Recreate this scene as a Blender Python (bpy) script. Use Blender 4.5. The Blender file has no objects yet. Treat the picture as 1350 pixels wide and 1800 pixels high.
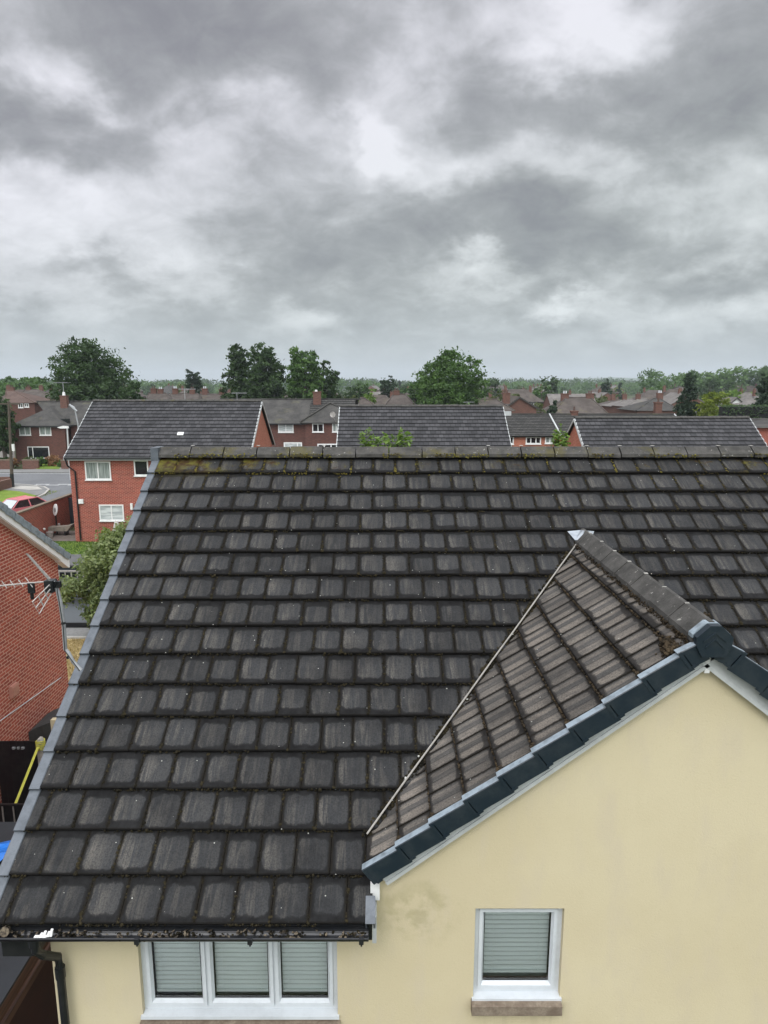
import bpy, math, random
from math import sin, cos, tan, atan, atan2, radians, pi, hypot, sqrt
from mathutils import Vector, Matrix, noise as mnoise
SC = bpy.context.scene
COL = SC.collection
random.seed(7)

# ------------------------------------------------------------------ camera
H = 9.2                      # eye height
TH = radians(10.62)          # pitch below the horizon
cam = bpy.data.cameras.new("camera")
cam.sensor_fit = 'VERTICAL'; cam.sensor_height = 36; cam.lens = 24.0
cam.clip_start = .05; cam.clip_end = 20000
camo = bpy.data.objects.new("camera", cam); COL.objects.link(camo)
camo.location = (0, 0, H); camo.rotation_euler = (pi/2 - TH, 0, 0)
SC.camera = camo

def P(px, py, Y):            # photograph pixel -> point at forward distance Y (used for surveying the place)
    z = -Y*tan(atan((py-900)/1200) + TH)
    return Vector(((px-675)/1200*(Y*cos(TH) - z*sin(TH)), Y, H+z))
def G(px, py, z=0.):         # photograph pixel -> point on the level z
    return P(px, py, (H-z)/tan(atan((py-900)/1200) + TH))

# ------------------------------------------------------------------ node helper
class NT:
    def __init__(s, tree): s.t = tree; s.n = tree.nodes; s.l = tree.links
    def new(s, typ, **k):
        nd = s.n.new(typ)
        for a, b in k.items(): setattr(nd, a, b)
        return nd
    def put(s, sock, v):
        if isinstance(v, bpy.types.NodeSocket): s.l.new(v, sock)
        elif v is not None:
            if sock.type == 'RGBA' and not hasattr(v, '__len__'): v = (v, v, v, 1)
            if sock.type == 'RGBA' and len(v) == 3: v = (*v, 1)
            sock.default_value = v
    def m(s, op, a, b=None, c=None, clamp=False):
        nd = s.new('ShaderNodeMath', operation=op, use_clamp=clamp)
        s.put(nd.inputs[0], a); s.put(nd.inputs[1], b); s.put(nd.inputs[2], c); return nd.outputs[0]
    def v(s, op, a, b=None, scale=None):
        nd = s.new('ShaderNodeVectorMath', operation=op)
        s.put(nd.inputs[0], a); s.put(nd.inputs[1], b)
        if scale is not None: s.put(nd.inputs[3], scale)
        return nd.outputs[1] if op in ('LENGTH', 'DISTANCE', 'DOT_PRODUCT') else nd.outputs[0]
    def mix(s, f, a, b, blend='MIX'):
        nd = s.new('ShaderNodeMix', data_type='RGBA', blend_type=blend, clamp_factor=True)
        s.put(nd.inputs[0], f); s.put(nd.inputs[6], a); s.put(nd.inputs[7], b); return nd.outputs[2]
    def noise(s, vec, scale, detail=3, rough=.5, dist=0., col=False):
        nd = s.new('ShaderNodeTexNoise'); s.put(nd.inputs['Vector'], vec)
        nd.inputs['Scale'].default_value = scale; nd.inputs['Detail'].default_value = detail
        nd.inputs['Roughness'].default_value = rough; nd.inputs['Distortion'].default_value = dist
        return nd.outputs[1 if col else 0]
    def mr(s, v, a, b, c=0., d=1., typ='SMOOTHSTEP'):
        nd = s.new('ShaderNodeMapRange', interpolation_type=typ)
        for i, q in enumerate((v, a, b, c, d)): s.put(nd.inputs[i], q)
        return nd.outputs[0]
    def map(s, vec, scale=(1,1,1), loc=(0,0,0), rot=(0,0,0)):
        nd = s.new('ShaderNodeMapping'); s.put(nd.inputs[0], vec)
        nd.inputs[1].default_value = loc; nd.inputs[2].default_value = rot; nd.inputs[3].default_value = scale
        return nd.outputs[0]
    def sep(s, vec):
        nd = s.new('ShaderNodeSeparateXYZ'); s.put(nd.inputs[0], vec); return nd.outputs
    def comb(s, x=0., y=0., z=0.):
        nd = s.new('ShaderNodeCombineXYZ')
        for i, q in enumerate((x, y, z)): s.put(nd.inputs[i], q)
        return nd.outputs[0]
    def uv(s, name=''):
        nd = s.new('ShaderNodeUVMap'); nd.uv_map = name; return nd.outputs[0]
    def obj(s): return s.new('ShaderNodeTexCoord').outputs['Object']
    def pos(s): return s.new('ShaderNodeNewGeometry').outputs['Position']
    def rnd(s): return s.new('ShaderNodeObjectInfo').outputs['Random']
    def bump(s, h, dist=.01, strength=1.):
        nd = s.new('ShaderNodeBump'); nd.inputs['Strength'].default_value = strength
        nd.inputs['Distance'].default_value = dist; s.put(nd.inputs['Height'], h); return nd.outputs[0]

def mat(name, col=(.5,.5,.5), rough=.8, metal=0., spec=.5, fn=None):
    m = bpy.data.materials.new(name); m.use_nodes = True
    t = NT(m.node_tree); b = t.n['Principled BSDF']
    b.inputs['Base Color'].default_value = (*col, 1); b.inputs['Roughness'].default_value = rough
    b.inputs['Metallic'].default_value = metal; b.inputs['Specular IOR Level'].default_value = spec
    if fn:
        r = fn(t) or {}
        for k, v in r.items(): t.put(b.inputs[k], v)
    return m

# ------------------------------------------------------------------ world: overcast sky
SUN_AZ, SUN_EL = radians(205), radians(48)     # sun behind the cloud, behind the viewer
w = bpy.data.worlds.new("World"); SC.world = w; w.use_nodes = True
t = NT(w.node_tree); t.n.clear()
out = t.new('ShaderNodeOutputWorld'); bg = t.new('ShaderNodeBackground')
sky = t.new('ShaderNodeTexSky', sky_type='NISHITA', sun_disc=False)
sky.sun_elevation = SUN_EL; sky.sun_rotation = SUN_AZ
gen = t.new('ShaderNodeTexCoord').outputs['Generated']
X, Y_, Z = t.sep(gen)
zc = t.m('MAXIMUM', Z, 0.)
den = t.m('ADD', zc, .50)
p = t.comb(t.m('DIVIDE', X, den), t.m('DIVIDE', Y_, den), 0.)
n1 = t.noise(t.map(p, (1,1.15,1), (0,0,0), (0,0,.5)), 2.6, 6, .52, .25)
n2 = t.noise(t.map(p, (1.3, 1.5, 1), (3.1, 1.7, 0), (0,0,-.35)), 4.6, 6, .55, .4)
n3 = t.noise(t.map(p, (1.5, 1.7, 1), (7, 2, 0), (0,0,.2)), 8., 7, .64, .45)
az = t.m('ARCTAN2', X, Y_); el = t.m('ARCSINE', Z)
warp = t.noise(p, 4.2, 5, .58, 0, col=True)
ae = t.v('ADD', t.comb(az, el, 0.), t.v('MULTIPLY', t.v('SUBTRACT', warp, (.5,.5,.5)), (.26,.22,0)))
blobs = [(110,130,75,70,.26),(400,190,150,70,.16),(655,262,60,46,.22),(50,335,170,70,.22),(300,290,160,80,.13),
         (90,440,210,90,.17),(1020,25,170,70,.26),(1150,310,190,80,.15),(860,300,200,55,.12),(975,535,80,36,.26),
         (850,485,70,34,.13),(1130,530,100,60,.13),(545,580,100,45,.17),(330,470,110,110,.12),(1320,560,80,55,.13),
         (60,560,180,45,.10),(1240,450,110,40,.12),(700,180,90,60,.10),
         (300,50,230,140,-.15),(80,225,170,130,-.17),(600,60,140,110,-.07),(900,385,300,85,-.15),(1240,230,170,170,-.15),
         (980,180,160,90,-.08),(1260,500,170,55,-.13),(620,470,260,120,-.11),(200,488,120,38,-.15),(60,590,160,45,-.06),
         (900,440,220,60,-.05),(1130,440,150,50,-.06),(860,110,150,80,-.05),(330,580,180,50,-.05),(1180,610,150,30,-.07),
         (450,300,120,90,-.04),(40,390,100,40,-.08)]
acc = None
for (bx, by, rx, ry, am) in blobs:
    d = (P(bx, by, 100) - Vector((0,0,H))).normalized()
    ce = (atan2(d.x, d.y), math.asin(d.z), 0)
    q = t.v('LENGTH', t.v('MULTIPLY', t.v('SUBTRACT', ae, ce), (1200/rx/1.25, 1200/ry/1.25, 0)))
    g_ = t.mr(q, 0., 1., am*1.42, 0.)
    acc = g_ if acc is None else t.m('ADD', acc, g_)
c0 = t.m('MULTIPLY', t.m('SUBTRACT', n1, .5), .60)
c1 = t.m('MULTIPLY', t.m('SUBTRACT', n2, .5), .54)
c2 = t.m('MULTIPLY', t.m('SUBTRACT', n3, .5), .32)
s_ = t.m('ADD', t.m('ADD', c0, c1), t.m('ADD', c2, acc))
s_ = t.m('MULTIPLY', s_, t.mr(el, .0, .12, .42, 1.25))          # calmer towards the horizon
val = t.m('ADD', s_, .625)
cr = t.new('ShaderNodeValToRGB'); cr.color_ramp.interpolation = 'B_SPLINE'
e = cr.color_ramp.elements
e[0].position = .0; e[0].color = (.20,.205,.225,1)
e[1].position = 1.; e[1].color = (.93,.95,.97,1)
for ps, c in ((.28,(.275,.283,.295,1)),(.5,(.375,.392,.392,1)),(.7,(.58,.60,.61,1))):
    k = e.new(ps); k.color = c
t.put(cr.inputs[0], val)
hz = t.mr(el, -.02, .14, .62, 0.)
cc = t.mix(hz, cr.outputs[0], (.42,.475,.51))
cc = t.v('MULTIPLY', cc, t.mix(t.mr(t.m('ADD', el, t.m('MULTIPLY', az, -.25)), .08, .42), (.985,1.008,.99), (1.02,.995,1.045)))
skyc = t.v('SCALE', sky.outputs[0], scale=.10)
cc = t.mix(.05, cc, skyc)
# an overcast sky is brightest overhead and towards the hidden sun
gain = t.mr(el, .46, 1.15, 1., 3.4)
back = t.mr(Y_, .25, -.7, 1., 2.9)
t.put(bg.inputs[0], t.v('SCALE', cc, scale=t.m('MULTIPLY', gain, back)))
bg.inputs[1].default_value = 1.0
t.l.new(bg.outputs[0], out.inputs[0])
w.cycles.sampling_method = 'MANUAL'; w.cycles.sample_map_resolution = 512

sl = bpy.data.lights.new("sun", 'SUN'); sl.energy = .9; sl.angle = radians(22); sl.color = (1, .96, .9)
so = bpy.data.objects.new("sun", sl); COL.objects.link(so)
sd = Vector((sin(SUN_AZ)*cos(SUN_EL), cos(SUN_AZ)*cos(SUN_EL), sin(SUN_EL)))
so.rotation_euler = sd.to_track_quat('Z', 'Y').to_euler(); so.location = (0, -20, 40)
SC.view_settings.view_transform = 'Standard'; SC.view_settings.look = 'None'
SC.view_settings.exposure = 0.0; SC.view_settings.gamma = 1
SC.cycles.max_bounces = 6; SC.cycles.transparent_max_bounces = 12

# ------------------------------------------------------------------ mesh helper
ORG = {}
class MB:
    def __init__(s): s.v = []; s.f = []; s.mi = []; s.uv = None; s.uv2 = None
    def face(s, pts, mi=0, uv=None, uv2=None):
        n = len(s.v); s.v += [tuple(q) for q in pts]; s.f.append(tuple(range(n, n+len(pts)))); s.mi.append(mi)
        if uv is not None:
            if s.uv is None: s.uv = {}; s.uv2 = {}
            s.uv[len(s.f)-1] = uv; s.uv2[len(s.f)-1] = uv2
    def box(s, x0, x1, y0, y1, z0, z1, mi=0, skip=''):
        a = [(x0,y0,z0),(x1,y0,z0),(x1,y1,z0),(x0,y1,z0),(x0,y0,z1),(x1,y0,z1),(x1,y1,z1),(x0,y1,z1)]
        n = len(s.v); s.v += a
        F = {'b':(0,3,2,1),'t':(4,5,6,7),'f':(0,1,5,4),'r':(1,2,6,5),'k':(2,3,7,6),'l':(3,0,4,7)}
        for k, q in F.items():
            if k not in skip: s.f.append(tuple(n+i for i in q)); s.mi.append(mi)
    def obox(s, O, A, B, C, mi=0):      # box from corner O with edge vectors
        O, A, B, C = map(Vector, (O, A, B, C))
        a = [O, O+A, O+A+B, O+B, O+C, O+A+C, O+A+B+C, O+B+C]
        n = len(s.v); s.v += [tuple(q) for q in a]
        for q in ((0,3,2,1),(4,5,6,7),(0,1,5,4),(1,2,6,5),(2,3,7,6),(3,0,4,7)): s.f.append(tuple(n+i for i in q)); s.mi.append(mi)
    def tube(s, pts, r, seg=8, mi=0, cap=True):
        pts = [Vector(q) for q in pts]; rs = r if hasattr(r, '__len__') else [r]*len(pts)
        n0 = len(s.v); up = Vector((.13, .21, 1))
        for i, q in enumerate(pts):
            d = (pts[min(i+1, len(pts)-1)] - pts[max(i-1, 0)]).normalized()
            a = d.cross(up if abs(d.z) < .95 else Vector((1, .1, 0))).normalized(); b = d.cross(a)
            for k in range(seg):
                an = 2*pi*k/seg; s.v.append(tuple(q + (a*cos(an) + b*sin(an))*rs[i]))
        for i in range(len(pts)-1):
            for k in range(seg):
                a0 = n0+i*seg+k; a1 = n0+i*seg+(k+1) % seg
                s.f.append((a0, a1, a1+seg, a0+seg)); s.mi.append(mi)
        if cap:
            s.f.append(tuple(n0+k for k in range(seg))[::-1]); s.mi.append(mi)
            e0 = n0+(len(pts)-1)*seg; s.f.append(tuple(e0+k for k in range(seg))); s.mi.append(mi)
    def prism(s, prof, O, A, B, L, mi=0, cap=True):   # closed profile [(a,b)] swept by vector L
        O, A, B, L = map(Vector, (O, A, B, L)); n = len(prof); n0 = len(s.v)
        for (a, b) in prof: s.v.append(tuple(O + A*a + B*b))
        for (a, b) in prof: s.v.append(tuple(O + A*a + B*b + L))
        for i in range(n):
            j = (i+1) % n; s.f.append((n0+i, n0+j, n0+n+j, n0+n+i)); s.mi.append(mi)
        if cap:
            s.f.append(tuple(n0+i for i in range(n))[::-1]); s.mi.append(mi)
            s.f.append(tuple(n0+n+i for i in range(n))); s.mi.append(mi)
    def blob(s, c, r, n=None, flat=.6, mi=0):
        n = Vector(n or (0,0,1)).normalized(); a = n.orthogonal().normalized(); b = n.cross(a)
        rot = random.uniform(0, 6.28); n0 = len(s.v); c = Vector(c)
        for (x, y, z) in ICO:
            k = r*random.uniform(.6, 1.3); X_ = x*cos(rot)-y*sin(rot); Y2 = x*sin(rot)+y*cos(rot)
            s.v.append(tuple(c + a*X_*k + b*Y2*k + n*z*k*flat))
        for q in ICF: s.f.append(tuple(n0+i for i in q)); s.mi.append(mi)
    def build(s, name, mats, parent=None, smooth=False, org=None, weld=False):
        o_ = Vector(org) if org is not None else (ORG[parent] if parent is not None else Vector((0,0,0)))
        me = bpy.data.meshes.new(name)
        me.from_pydata([tuple(Vector(q)-o_) for q in s.v] if o_.length > 0 else s.v, [], s.f)
        for m_ in (mats if isinstance(mats, (list, tuple)) else [mats]): me.materials.append(m_)
        me.polygons.foreach_set('material_index', s.mi)
        if s.uv is not None:
            u = me.uv_layers.new(name='tile'); u2 = me.uv_layers.new(name='rnd')
            for p_ in me.polygons:
                a = s.uv.get(p_.index); b = s.uv2.get(p_.index)
                if a:
                    for k, li in enumerate(p_.loop_indices):
                        u.data[li].uv = a[k]; u2.data[li].uv = b
        if smooth: me.polygons.foreach_set('use_smooth', [True]*len(s.f))
        me.update()
        ob = bpy.data.objects.new(name, me); COL.objects.link(ob)
        ORG[ob] = o_
        if parent is not None: ob.parent = parent
        elif org is not None: ob.location = o_
        return ob
_g = (1+sqrt(5))/2; ICO = []
for a_ in (-1, 1):
    for b_ in (-_g, _g): ICO += [(0,a_,b_), (a_,b_,0), (b_,0,a_)]
ICO = [Vector(q).normalized() for q in ICO]
import itertools
ICF = []
_e = min((ICO[0]-q).length for q in ICO[1:])*1.01
for tri in itertools.combinations(range(12), 3):
    if all((ICO[i]-ICO[j]).length < _e for i, j in itertools.combinations(tri, 2)):
        a, b, c = tri
        if (ICO[b]-ICO[a]).cross(ICO[c]-ICO[a]).dot(ICO[a]) < 0: tri = (a, c, b)
        ICF.append(tri)

def tag(o, label=None, cat=None, group=None, kind=None):
    if label: o['label'] = label
    if cat: o['category'] = cat
    if group: o['group'] = group
    if kind: o['kind'] = kind
    return o
def empty(name, loc, label, cat, group=None, rz=0.):
    o = bpy.data.objects.new(name, None); COL.objects.link(o); o.location = loc; o.rotation_euler = (0,0,rz)
    o.empty_display_size = .3; ORG[o] = Vector(loc); return tag(o, label, cat, group)
def kids(o): return [c for c in bpy.data.objects if c.parent == o]
def copy_tree(o, parent=None, kd=None):
    c = o.copy(); COL.objects.link(c)
    if parent is not None: c.parent = parent
    for ch in (kd or KD)[o]: copy_tree(ch, c, kd)
    return c
def struct(o): o['kind'] = 'structure'; return o

# ------------------------------------------------------------------ materials
def tile_nodes(ext=(.27,.20), sfade=.22, band=0., pad=(.078,.080,.084), dark=(.021,.021,.022), streak=(.155,.142,.122), contrast=1., moss=0., mossz=7.93, mossz1=8.16, spots=1.):
    def fn(t):
        uv = t.uv('tile'); rn = t.uv('rnd'); u, v, _ = t.sep(uv); r1, r2, _ = t.sep(rn)
        pos = t.pos()
        q = t.v('ADD', t.v('MULTIPLY', uv, (1,1,0)), t.v('MULTIPLY', rn, (37., 19., 0)))
        n = t.noise(q, 3.2, 5, .6); nf = t.noise(q, 14, 3, .6)
        st = t.noise(t.map(q, (3.6, .42, 1)), 1.5, 6, .66, .5)          # streaks down the tile
        st2 = t.noise(t.map(q, (26., 1.6, 1), (4, 7, 0)), 1.3, 3, .6)
        uu = t.m('ABSOLUTE', t.m('SUBTRACT', u, t.m('ADD', .47, t.m('MULTIPLY', r1, .08)))); vv = t.m('ABSOLUTE', t.m('SUBTRACT', v, t.m('ADD', .43, t.m('MULTIPLY', r2, .12))))
        ax = t.m('MAXIMUM', t.m('SUBTRACT', uu, ext[0]), 0.); ay = t.m('MAXIMUM', t.m('SUBTRACT', vv, ext[1]), 0.)
        dd = t.m('SQRT', t.m('ADD', t.m('MULTIPLY', ax, ax), t.m('MULTIPLY', t.m('MULTIPLY', ay, ay), .8)))
        dd = t.m('ADD', dd, t.m('ADD', t.m('MULTIPLY', t.m('SUBTRACT', n, .5), .22), t.m('MULTIPLY', t.m('SUBTRACT', nf, .5), .07)))
        rad = t.m('ADD', .10, t.m('MULTIPLY', t.m('FRACT', t.m('MULTIPLY', t.m('ADD', r1, r2), 7.3)), .085))
        pm = t.mr(t.m('SUBTRACT', dd, rad), -.030, .045, 1., 0.)
        pm = t.m('MULTIPLY', pm, t.mr(r2, .0, .8, .74, 1., 'LINEAR'))
        pm = t.m('MULTIPLY', pm, t.mr(t.noise(pos, 1.9, 5, .65), .30, .58, .58, 1.))
        sL = t.m('MULTIPLY', t.mr(st, .42, .60), t.mr(u, .05, .85, 1.25, sfade))
        if band:      # two broad worn bands down each tile
            un = t.m('ADD', u, t.m('MULTIPLY', t.m('SUBTRACT', st, .5), .16))
            bnd = t.m('MAXIMUM', t.mr(un, .44, .36, 0., 1.), t.m('MULTIPLY', t.mr(un, .66, .72), t.mr(un, .9, .84)))
            sL = t.m('ADD', t.m('MULTIPLY', bnd, t.mr(r1, 0, 1, .45, .95)), t.m('MULTIPLY', sL, .35), clamp=True)
            hs = t.mr(t.m('ABSOLUTE', t.m('SUBTRACT', un, .45)), .0, .022, .8, 0.)
        padc = t.mix(t.m('MULTIPLY', sL, .85), pad, streak)
        if band: padc = t.mix(hs, padc, tuple(c*.5 for c in dark))
        padc = t.mix(t.mr(st2, .35, .72, 0., .35), padc, tuple(c*.5 for c in pad))
        padc = t.mix(t.mr(v, .55, .95, 0., .55), padc, tuple(c*.6 for c in pad))
        ng = t.noise(pos, 75, 4, .7)
        padc = t.mix(t.mr(nf, .35, .8, 0., .4), padc, tuple(c*1.5 for c in pad))
        padc = t.mix(t.mr(ng, .42, .66, .0, .6), padc, tuple(c*.42 for c in pad))
        rim = t.mr(t.m('ABSOLUTE', t.m('SUBTRACT', dd, t.m('ADD', rad, .008))), 0., .02, .55, 0.)
        base = t.mix(t.mr(n, .3, .75), tuple(c*.75 for c in dark), tuple(c*1.7 for c in dark))
        base = t.mix(t.mr(st, .5, .8, 0., .35), base, tuple(c*.7 for c in pad))
        c = t.mix(t.m('MULTIPLY', pm, contrast), base, padc)
        c = t.mix(t.m('MULTIPLY', rim, .5), c, tuple(k*.6 for k in dark))
        ed = t.m('MINIMUM', u, t.m('SUBTRACT', 1., u))
        em = t.mr(t.m('ADD', ed, t.m('MULTIPLY', t.m('SUBTRACT', nf, .5), .14)), .02, .10, .92, 0.)
        c = t.mix(em, c, (.010,.0085,.006))
        bm = t.mr(t.m('ADD', v, t.m('MULTIPLY', t.m('SUBTRACT', nf, .5), .12)), .0, .06, .85, 0.)
        c = t.mix(bm, c, (.010,.009,.008))
        c = t.mix(t.m('MULTIPLY', r2, .18), c, t.v('SCALE', c, scale=1.55))
        big = t.noise(pos, .7, 3, .5)
        c = t.mix(t.mr(big, .35, .7, 0., .35), c, t.v('SCALE', c, scale=.62))
        if spots:
            vo = t.new('ShaderNodeTexVoronoi'); t.put(vo.inputs['Vector'], pos); vo.inputs['Scale'].default_value = 26
            wn = t.new('ShaderNodeTexWhiteNoise'); t.put(wn.inputs['Vector'], vo.outputs['Position'])
            rr = t.m('MULTIPLY', t.m('SUBTRACT', wn.outputs[0], .93), 2.6)
            c = t.mix(t.m('MULTIPLY', t.m('LESS_THAN', vo.outputs['Distance'], t.m('MINIMUM', rr, .15)), .8*spots), c, (.42,.42,.38))
        if moss:
            z = t.sep(pos)[2]; x = t.sep(pos)[0]
            mn = t.noise(pos, 3.4, 6, .66, .3); mf = t.noise(pos, 38, 3, .6)
            hgt = t.mr(z, mossz, mossz1)
            lft = t.mr(x, -3.4, -.5, .22, .0)
            k = t.m('ADD', t.m('ADD', mn, t.m('MULTIPLY', t.m('SUBTRACT', mf, .5), .35)), lft)
            mm = t.m('MULTIPLY', t.mr(k, .58, .72), t.m('MULTIPLY', hgt, moss))
            mc = t.mix(t.mr(t.noise(pos, 9, 4, .6), .35, .68), (.050,.026,.010), (.125,.115,.020))
            mc = t.mix(mf, mc, t.v('SCALE', mc, scale=.5))
            c = t.mix(mm, c, mc)
        hb = t.m('ADD', t.m('MULTIPLY', nf, .5), t.m('ADD', t.m('MULTIPLY', st2, .4), t.noise(pos, 130, 2, .6)))
        return {'Base Color': c, 'Roughness': t.mr(pm, 0, 1, .93, .78), 'Normal': t.bump(hb, .004, .7)}
    return fn
M = {}
M['tile'] = mat('weathered_concrete_tile', fn=tile_nodes(pad=(.0375,.0385,.0395), dark=(.0098,.0098,.0098), streak=(.112,.103,.089), moss=1.), spec=.14)
M['tile_gable'] = mat('brown_streaked_tile', fn=tile_nodes(ext=(.33,.22), sfade=.55, pad=(.078,.075,.070), dark=(.018,.0165,.015), streak=(.26,.225,.185), band=1., moss=0, contrast=1.), spec=.14)

def ftile(c0, c1, mossc=(.09,.085,.03), moss=.3):
    def fn(t):
        uv = t.uv('tile'); rn = t.uv('rnd'); u, v, _ = t.sep(uv); r1, r2, _ = t.sep(rn); pos = t.pos()
        n = t.noise(pos, 1.3, 4, .6); nf = t.noise(pos, 9, 3, .6)
        c = t.mix(r1, c0, c1); c = t.mix(t.mr(n, .4, .7, 0., .45), c, t.v('SCALE', c, scale=.6))
        c = t.mix(t.mr(nf, .45, .8, 0., .5), c, t.v('SCALE', c, scale=1.5))
        ed = t.m('MINIMUM', u, t.m('SUBTRACT', 1., u))
        c = t.mix(t.mr(ed, .03, .1, .75, 0.), c, (.012,.012,.012))
        c = t.mix(t.mr(v, .02, .16, .9, 0.), c, (.010,.010,.010))
        return {'Base Color': c, 'Normal': t.bump(nf, .01, .5)}
    return fn
M['tile_block'] = mat('grey_interlocking_tile', rough=.85, spec=.3, fn=ftile((.030,.030,.032), (.062,.061,.064)))
M['tile_mid'] = mat('grey_brown_tile', rough=.85, spec=.3, fn=ftile((.040,.039,.036), (.068,.066,.060)))

def plainroof(c0, c1, moss=(.16,.14,.06), course=.12, mz=None):
    def fn(t):
        o = t.obj(); x, y, z = t.sep(o); r = t.rnd()
        p_ = t.v('ADD', o, t.v('SCALE', (37., 13., 5.), scale=r))
        n = t.noise(p_, .9, 6, .65); nf = t.noise(p_, 6, 3, .6)
        c = t.mix(t.mr(n, .32, .68), c0, c1); c = t.mix(t.mr(nf, .3, .75, 0., .5), c, t.v('SCALE', c, scale=.62))
        c = t.mix(t.mr(t.noise(p_, .5, 5, .7), .56, .7, 0., .55), c, moss)
        fr = t.m('FRACT', t.m('DIVIDE', z, course))
        c = t.mix(t.mr(fr, .0, .22, .55, 0.), c, t.v('SCALE', c, scale=.35))
        # plain tiles: short joints along each course
        return {'Base Color': c}
    return fn
M['roof_brown'] = mat('roof_brown', rough=.9, spec=.2, fn=plainroof((.062,.05,.044), (.105,.088,.075), (.11,.105,.05)))
M['roof_dark'] = mat('roof_dark', rough=.9, spec=.2, fn=plainroof((.05,.048,.046), (.085,.082,.075), (.12,.115,.07)))
M['roof_red'] = mat('roof_red', rough=.9, spec=.2, fn=plainroof((.095,.064,.054), (.135,.095,.08), (.14,.12,.07)))
M['roof_pale'] = mat('roof_pale', rough=.9, spec=.2, fn=plainroof((.13,.12,.112), (.20,.185,.17), (.16,.15,.09)))
M['roof_mauve'] = mat('roof_mauve', rough=.9, spec=.2, fn=plainroof((.068,.057,.050), (.108,.092,.082), (.15,.135,.07)))

def brick(c1, c2, mortar, w_=.225, h_=.075, ms=.012, stain=.3, bump=.006):
    def fn(t):
        o = t.obj(); x, y, z = t.sep(o)
        b = t.new('ShaderNodeTexBrick', offset=.5); t.put(b.inputs['Vector'], t.comb(t.m('ADD', x, y), z, 0.))
        b.inputs['Scale'].default_value = 1; b.inputs['Brick Width'].default_value = w_; b.inputs['Row Height'].default_value = h_
        b.inputs['Mortar Size'].default_value = ms; b.inputs['Mortar Smooth'].default_value = .2
        t.put(b.inputs['Color1'], c1); t.put(b.inputs['Color2'], c2); t.put(b.inputs['Mortar'], mortar)
        n = t.noise(o, .8, 5, .6); nf = t.noise(o, 30, 3, .6)
        c = t.mix(t.mr(n, .35, .75, 0., stain), b.outputs[0], t.v('SCALE', b.outputs[0], scale=.55))
        c = t.mix(t.mr(nf, .4, .8, 0., .35), c, t.v('SCALE', c, scale=1.35))
        return {'Base Color': c, 'Normal': t.bump(t.m('ADD', t.m('SUBTRACT', 1., b.outputs[1]), t.m('MULTIPLY', nf, .3)), bump, .8)}
    return fn
M['brick_near'] = mat('brick_red_pale_mortar', rough=.88, spec=.25, fn=brick((.40,.092,.060), (.27,.062,.045), (.58,.34,.265), ms=.0105))
M['brick_block'] = mat('brick_red', rough=.88, spec=.25, fn=brick((.31,.060,.040), (.17,.036,.027), (.42,.20,.15), ms=.014))
M['brick_orange'] = mat('brick_orange', rough=.88, spec=.25, fn=brick((.42,.14,.085), (.32,.10,.06), (.45,.25,.18), ms=.009))
M['brick_brown'] = mat('brick_brown', rough=.88, spec=.25, fn=brick((.125,.05,.038), (.075,.034,.028), (.13,.08,.065), ms=.009))
M['brick_far'] = mat('brick_far', rough=.9, spec=.2, fn=brick((.155,.072,.054), (.10,.050,.039), (.18,.12,.095), ms=.009))

def render_nodes(t):
    o = t.pos(); x, y, z = t.sep(o)
    n = t.noise(o, .55, 5, .6); nf = t.noise(o, 60, 4, .7); nm = t.noise(t.map(o, (2.5, 1, .8)), 1.6, 5, .6)
    c = t.mix(t.mr(n, .3, .7), (.515,.445,.290), (.565,.497,.335))
    c = t.mix(t.mr(nm, .46, .70, 0., .42), c, (.50,.435,.325))
    ns = t.noise(t.map(o, (5., 5., .35)), 1.4, 5, .62)
    c = t.mix(t.mr(ns, .55, .80, 0., .09), c, (.42,.36,.22))
    c = t.mix(t.mr(nf, .5, .85, 0., .3), c, t.v('SCALE', c, scale=.72))
    # dribbles under the small window's stone sill
    dx_ = t.mr(t.m('ABSOLUTE', t.m('SUBTRACT', x, 1.2)), .30, .42, 1., 0.)
    c = t.mix(t.m('MULTIPLY', t.m('MULTIPLY', dx_, t.m('MULTIPLY', t.mr(z, 3.5, 4.02, 0., 1.), t.mr(z, 4.03, 4.05, 1., 0.))), t.mr(t.noise(t.map(o, (16., 1., .8)), 1., 4, .6), .42, .62, 0., .35)), c, (.38,.33,.22))
    # a greenish damp stain where the little eave meets the gable wall
    p_ = t.v('ADD', o, t.v('MULTIPLY', t.v('SUBTRACT', t.noise(o, 3.2, 5, .65, 0, True), (.5,.5,.5)), (.75,0,.75)))
    d = t.v('LENGTH', t.v('MULTIPLY', t.v('SUBTRACT', p_, (.28, 4.92, 4.93)), (2.0, 0, 2.6)))
    k = t.m('MULTIPLY', t.mr(d, .15, 1., 1., 0.), t.mr(t.noise(o, 7, 4, .6), .35, .62))
    c = t.mix(t.m('MULTIPLY', k, .42), c, (.27,.24,.12))
    return {'Base Color': c, 'Normal': t.bump(t.m('ADD', nf, t.m('MULTIPLY', t.noise(o, 220, 2, .5), .6)), .004, .5)}
M['render'] = mat('cream_render', rough=.92, spec=.2, fn=render_nodes)
def dirty(col, amt=.2, sc=4., dirt=None, rough=None):
    def fn(t):
        o = t.obj(); n = t.noise(o, sc, 6, .65); n2 = t.noise(o, sc*9, 3, .6)
        c = t.mix(t.mr(n, .4, .75, 0., amt*2), col, dirt or tuple(k*.45 for k in col))
        c = t.mix(t.mr(n2, .45, .8, 0., amt), c, tuple(k*.6 for k in col))
        r = {'Base Color': c}
        return r
    return fn
M['upvc'] = mat('white_upvc', rough=.35, fn=dirty((.56,.59,.61), .14, 3))
M['white'] = mat('white_paint', rough=.5, fn=dirty((.74,.74,.72), .15, 3))
M['barge'] = mat('white_bargeboard', rough=.4, fn=dirty((.47,.49,.48), .22, 2.5))
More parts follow.
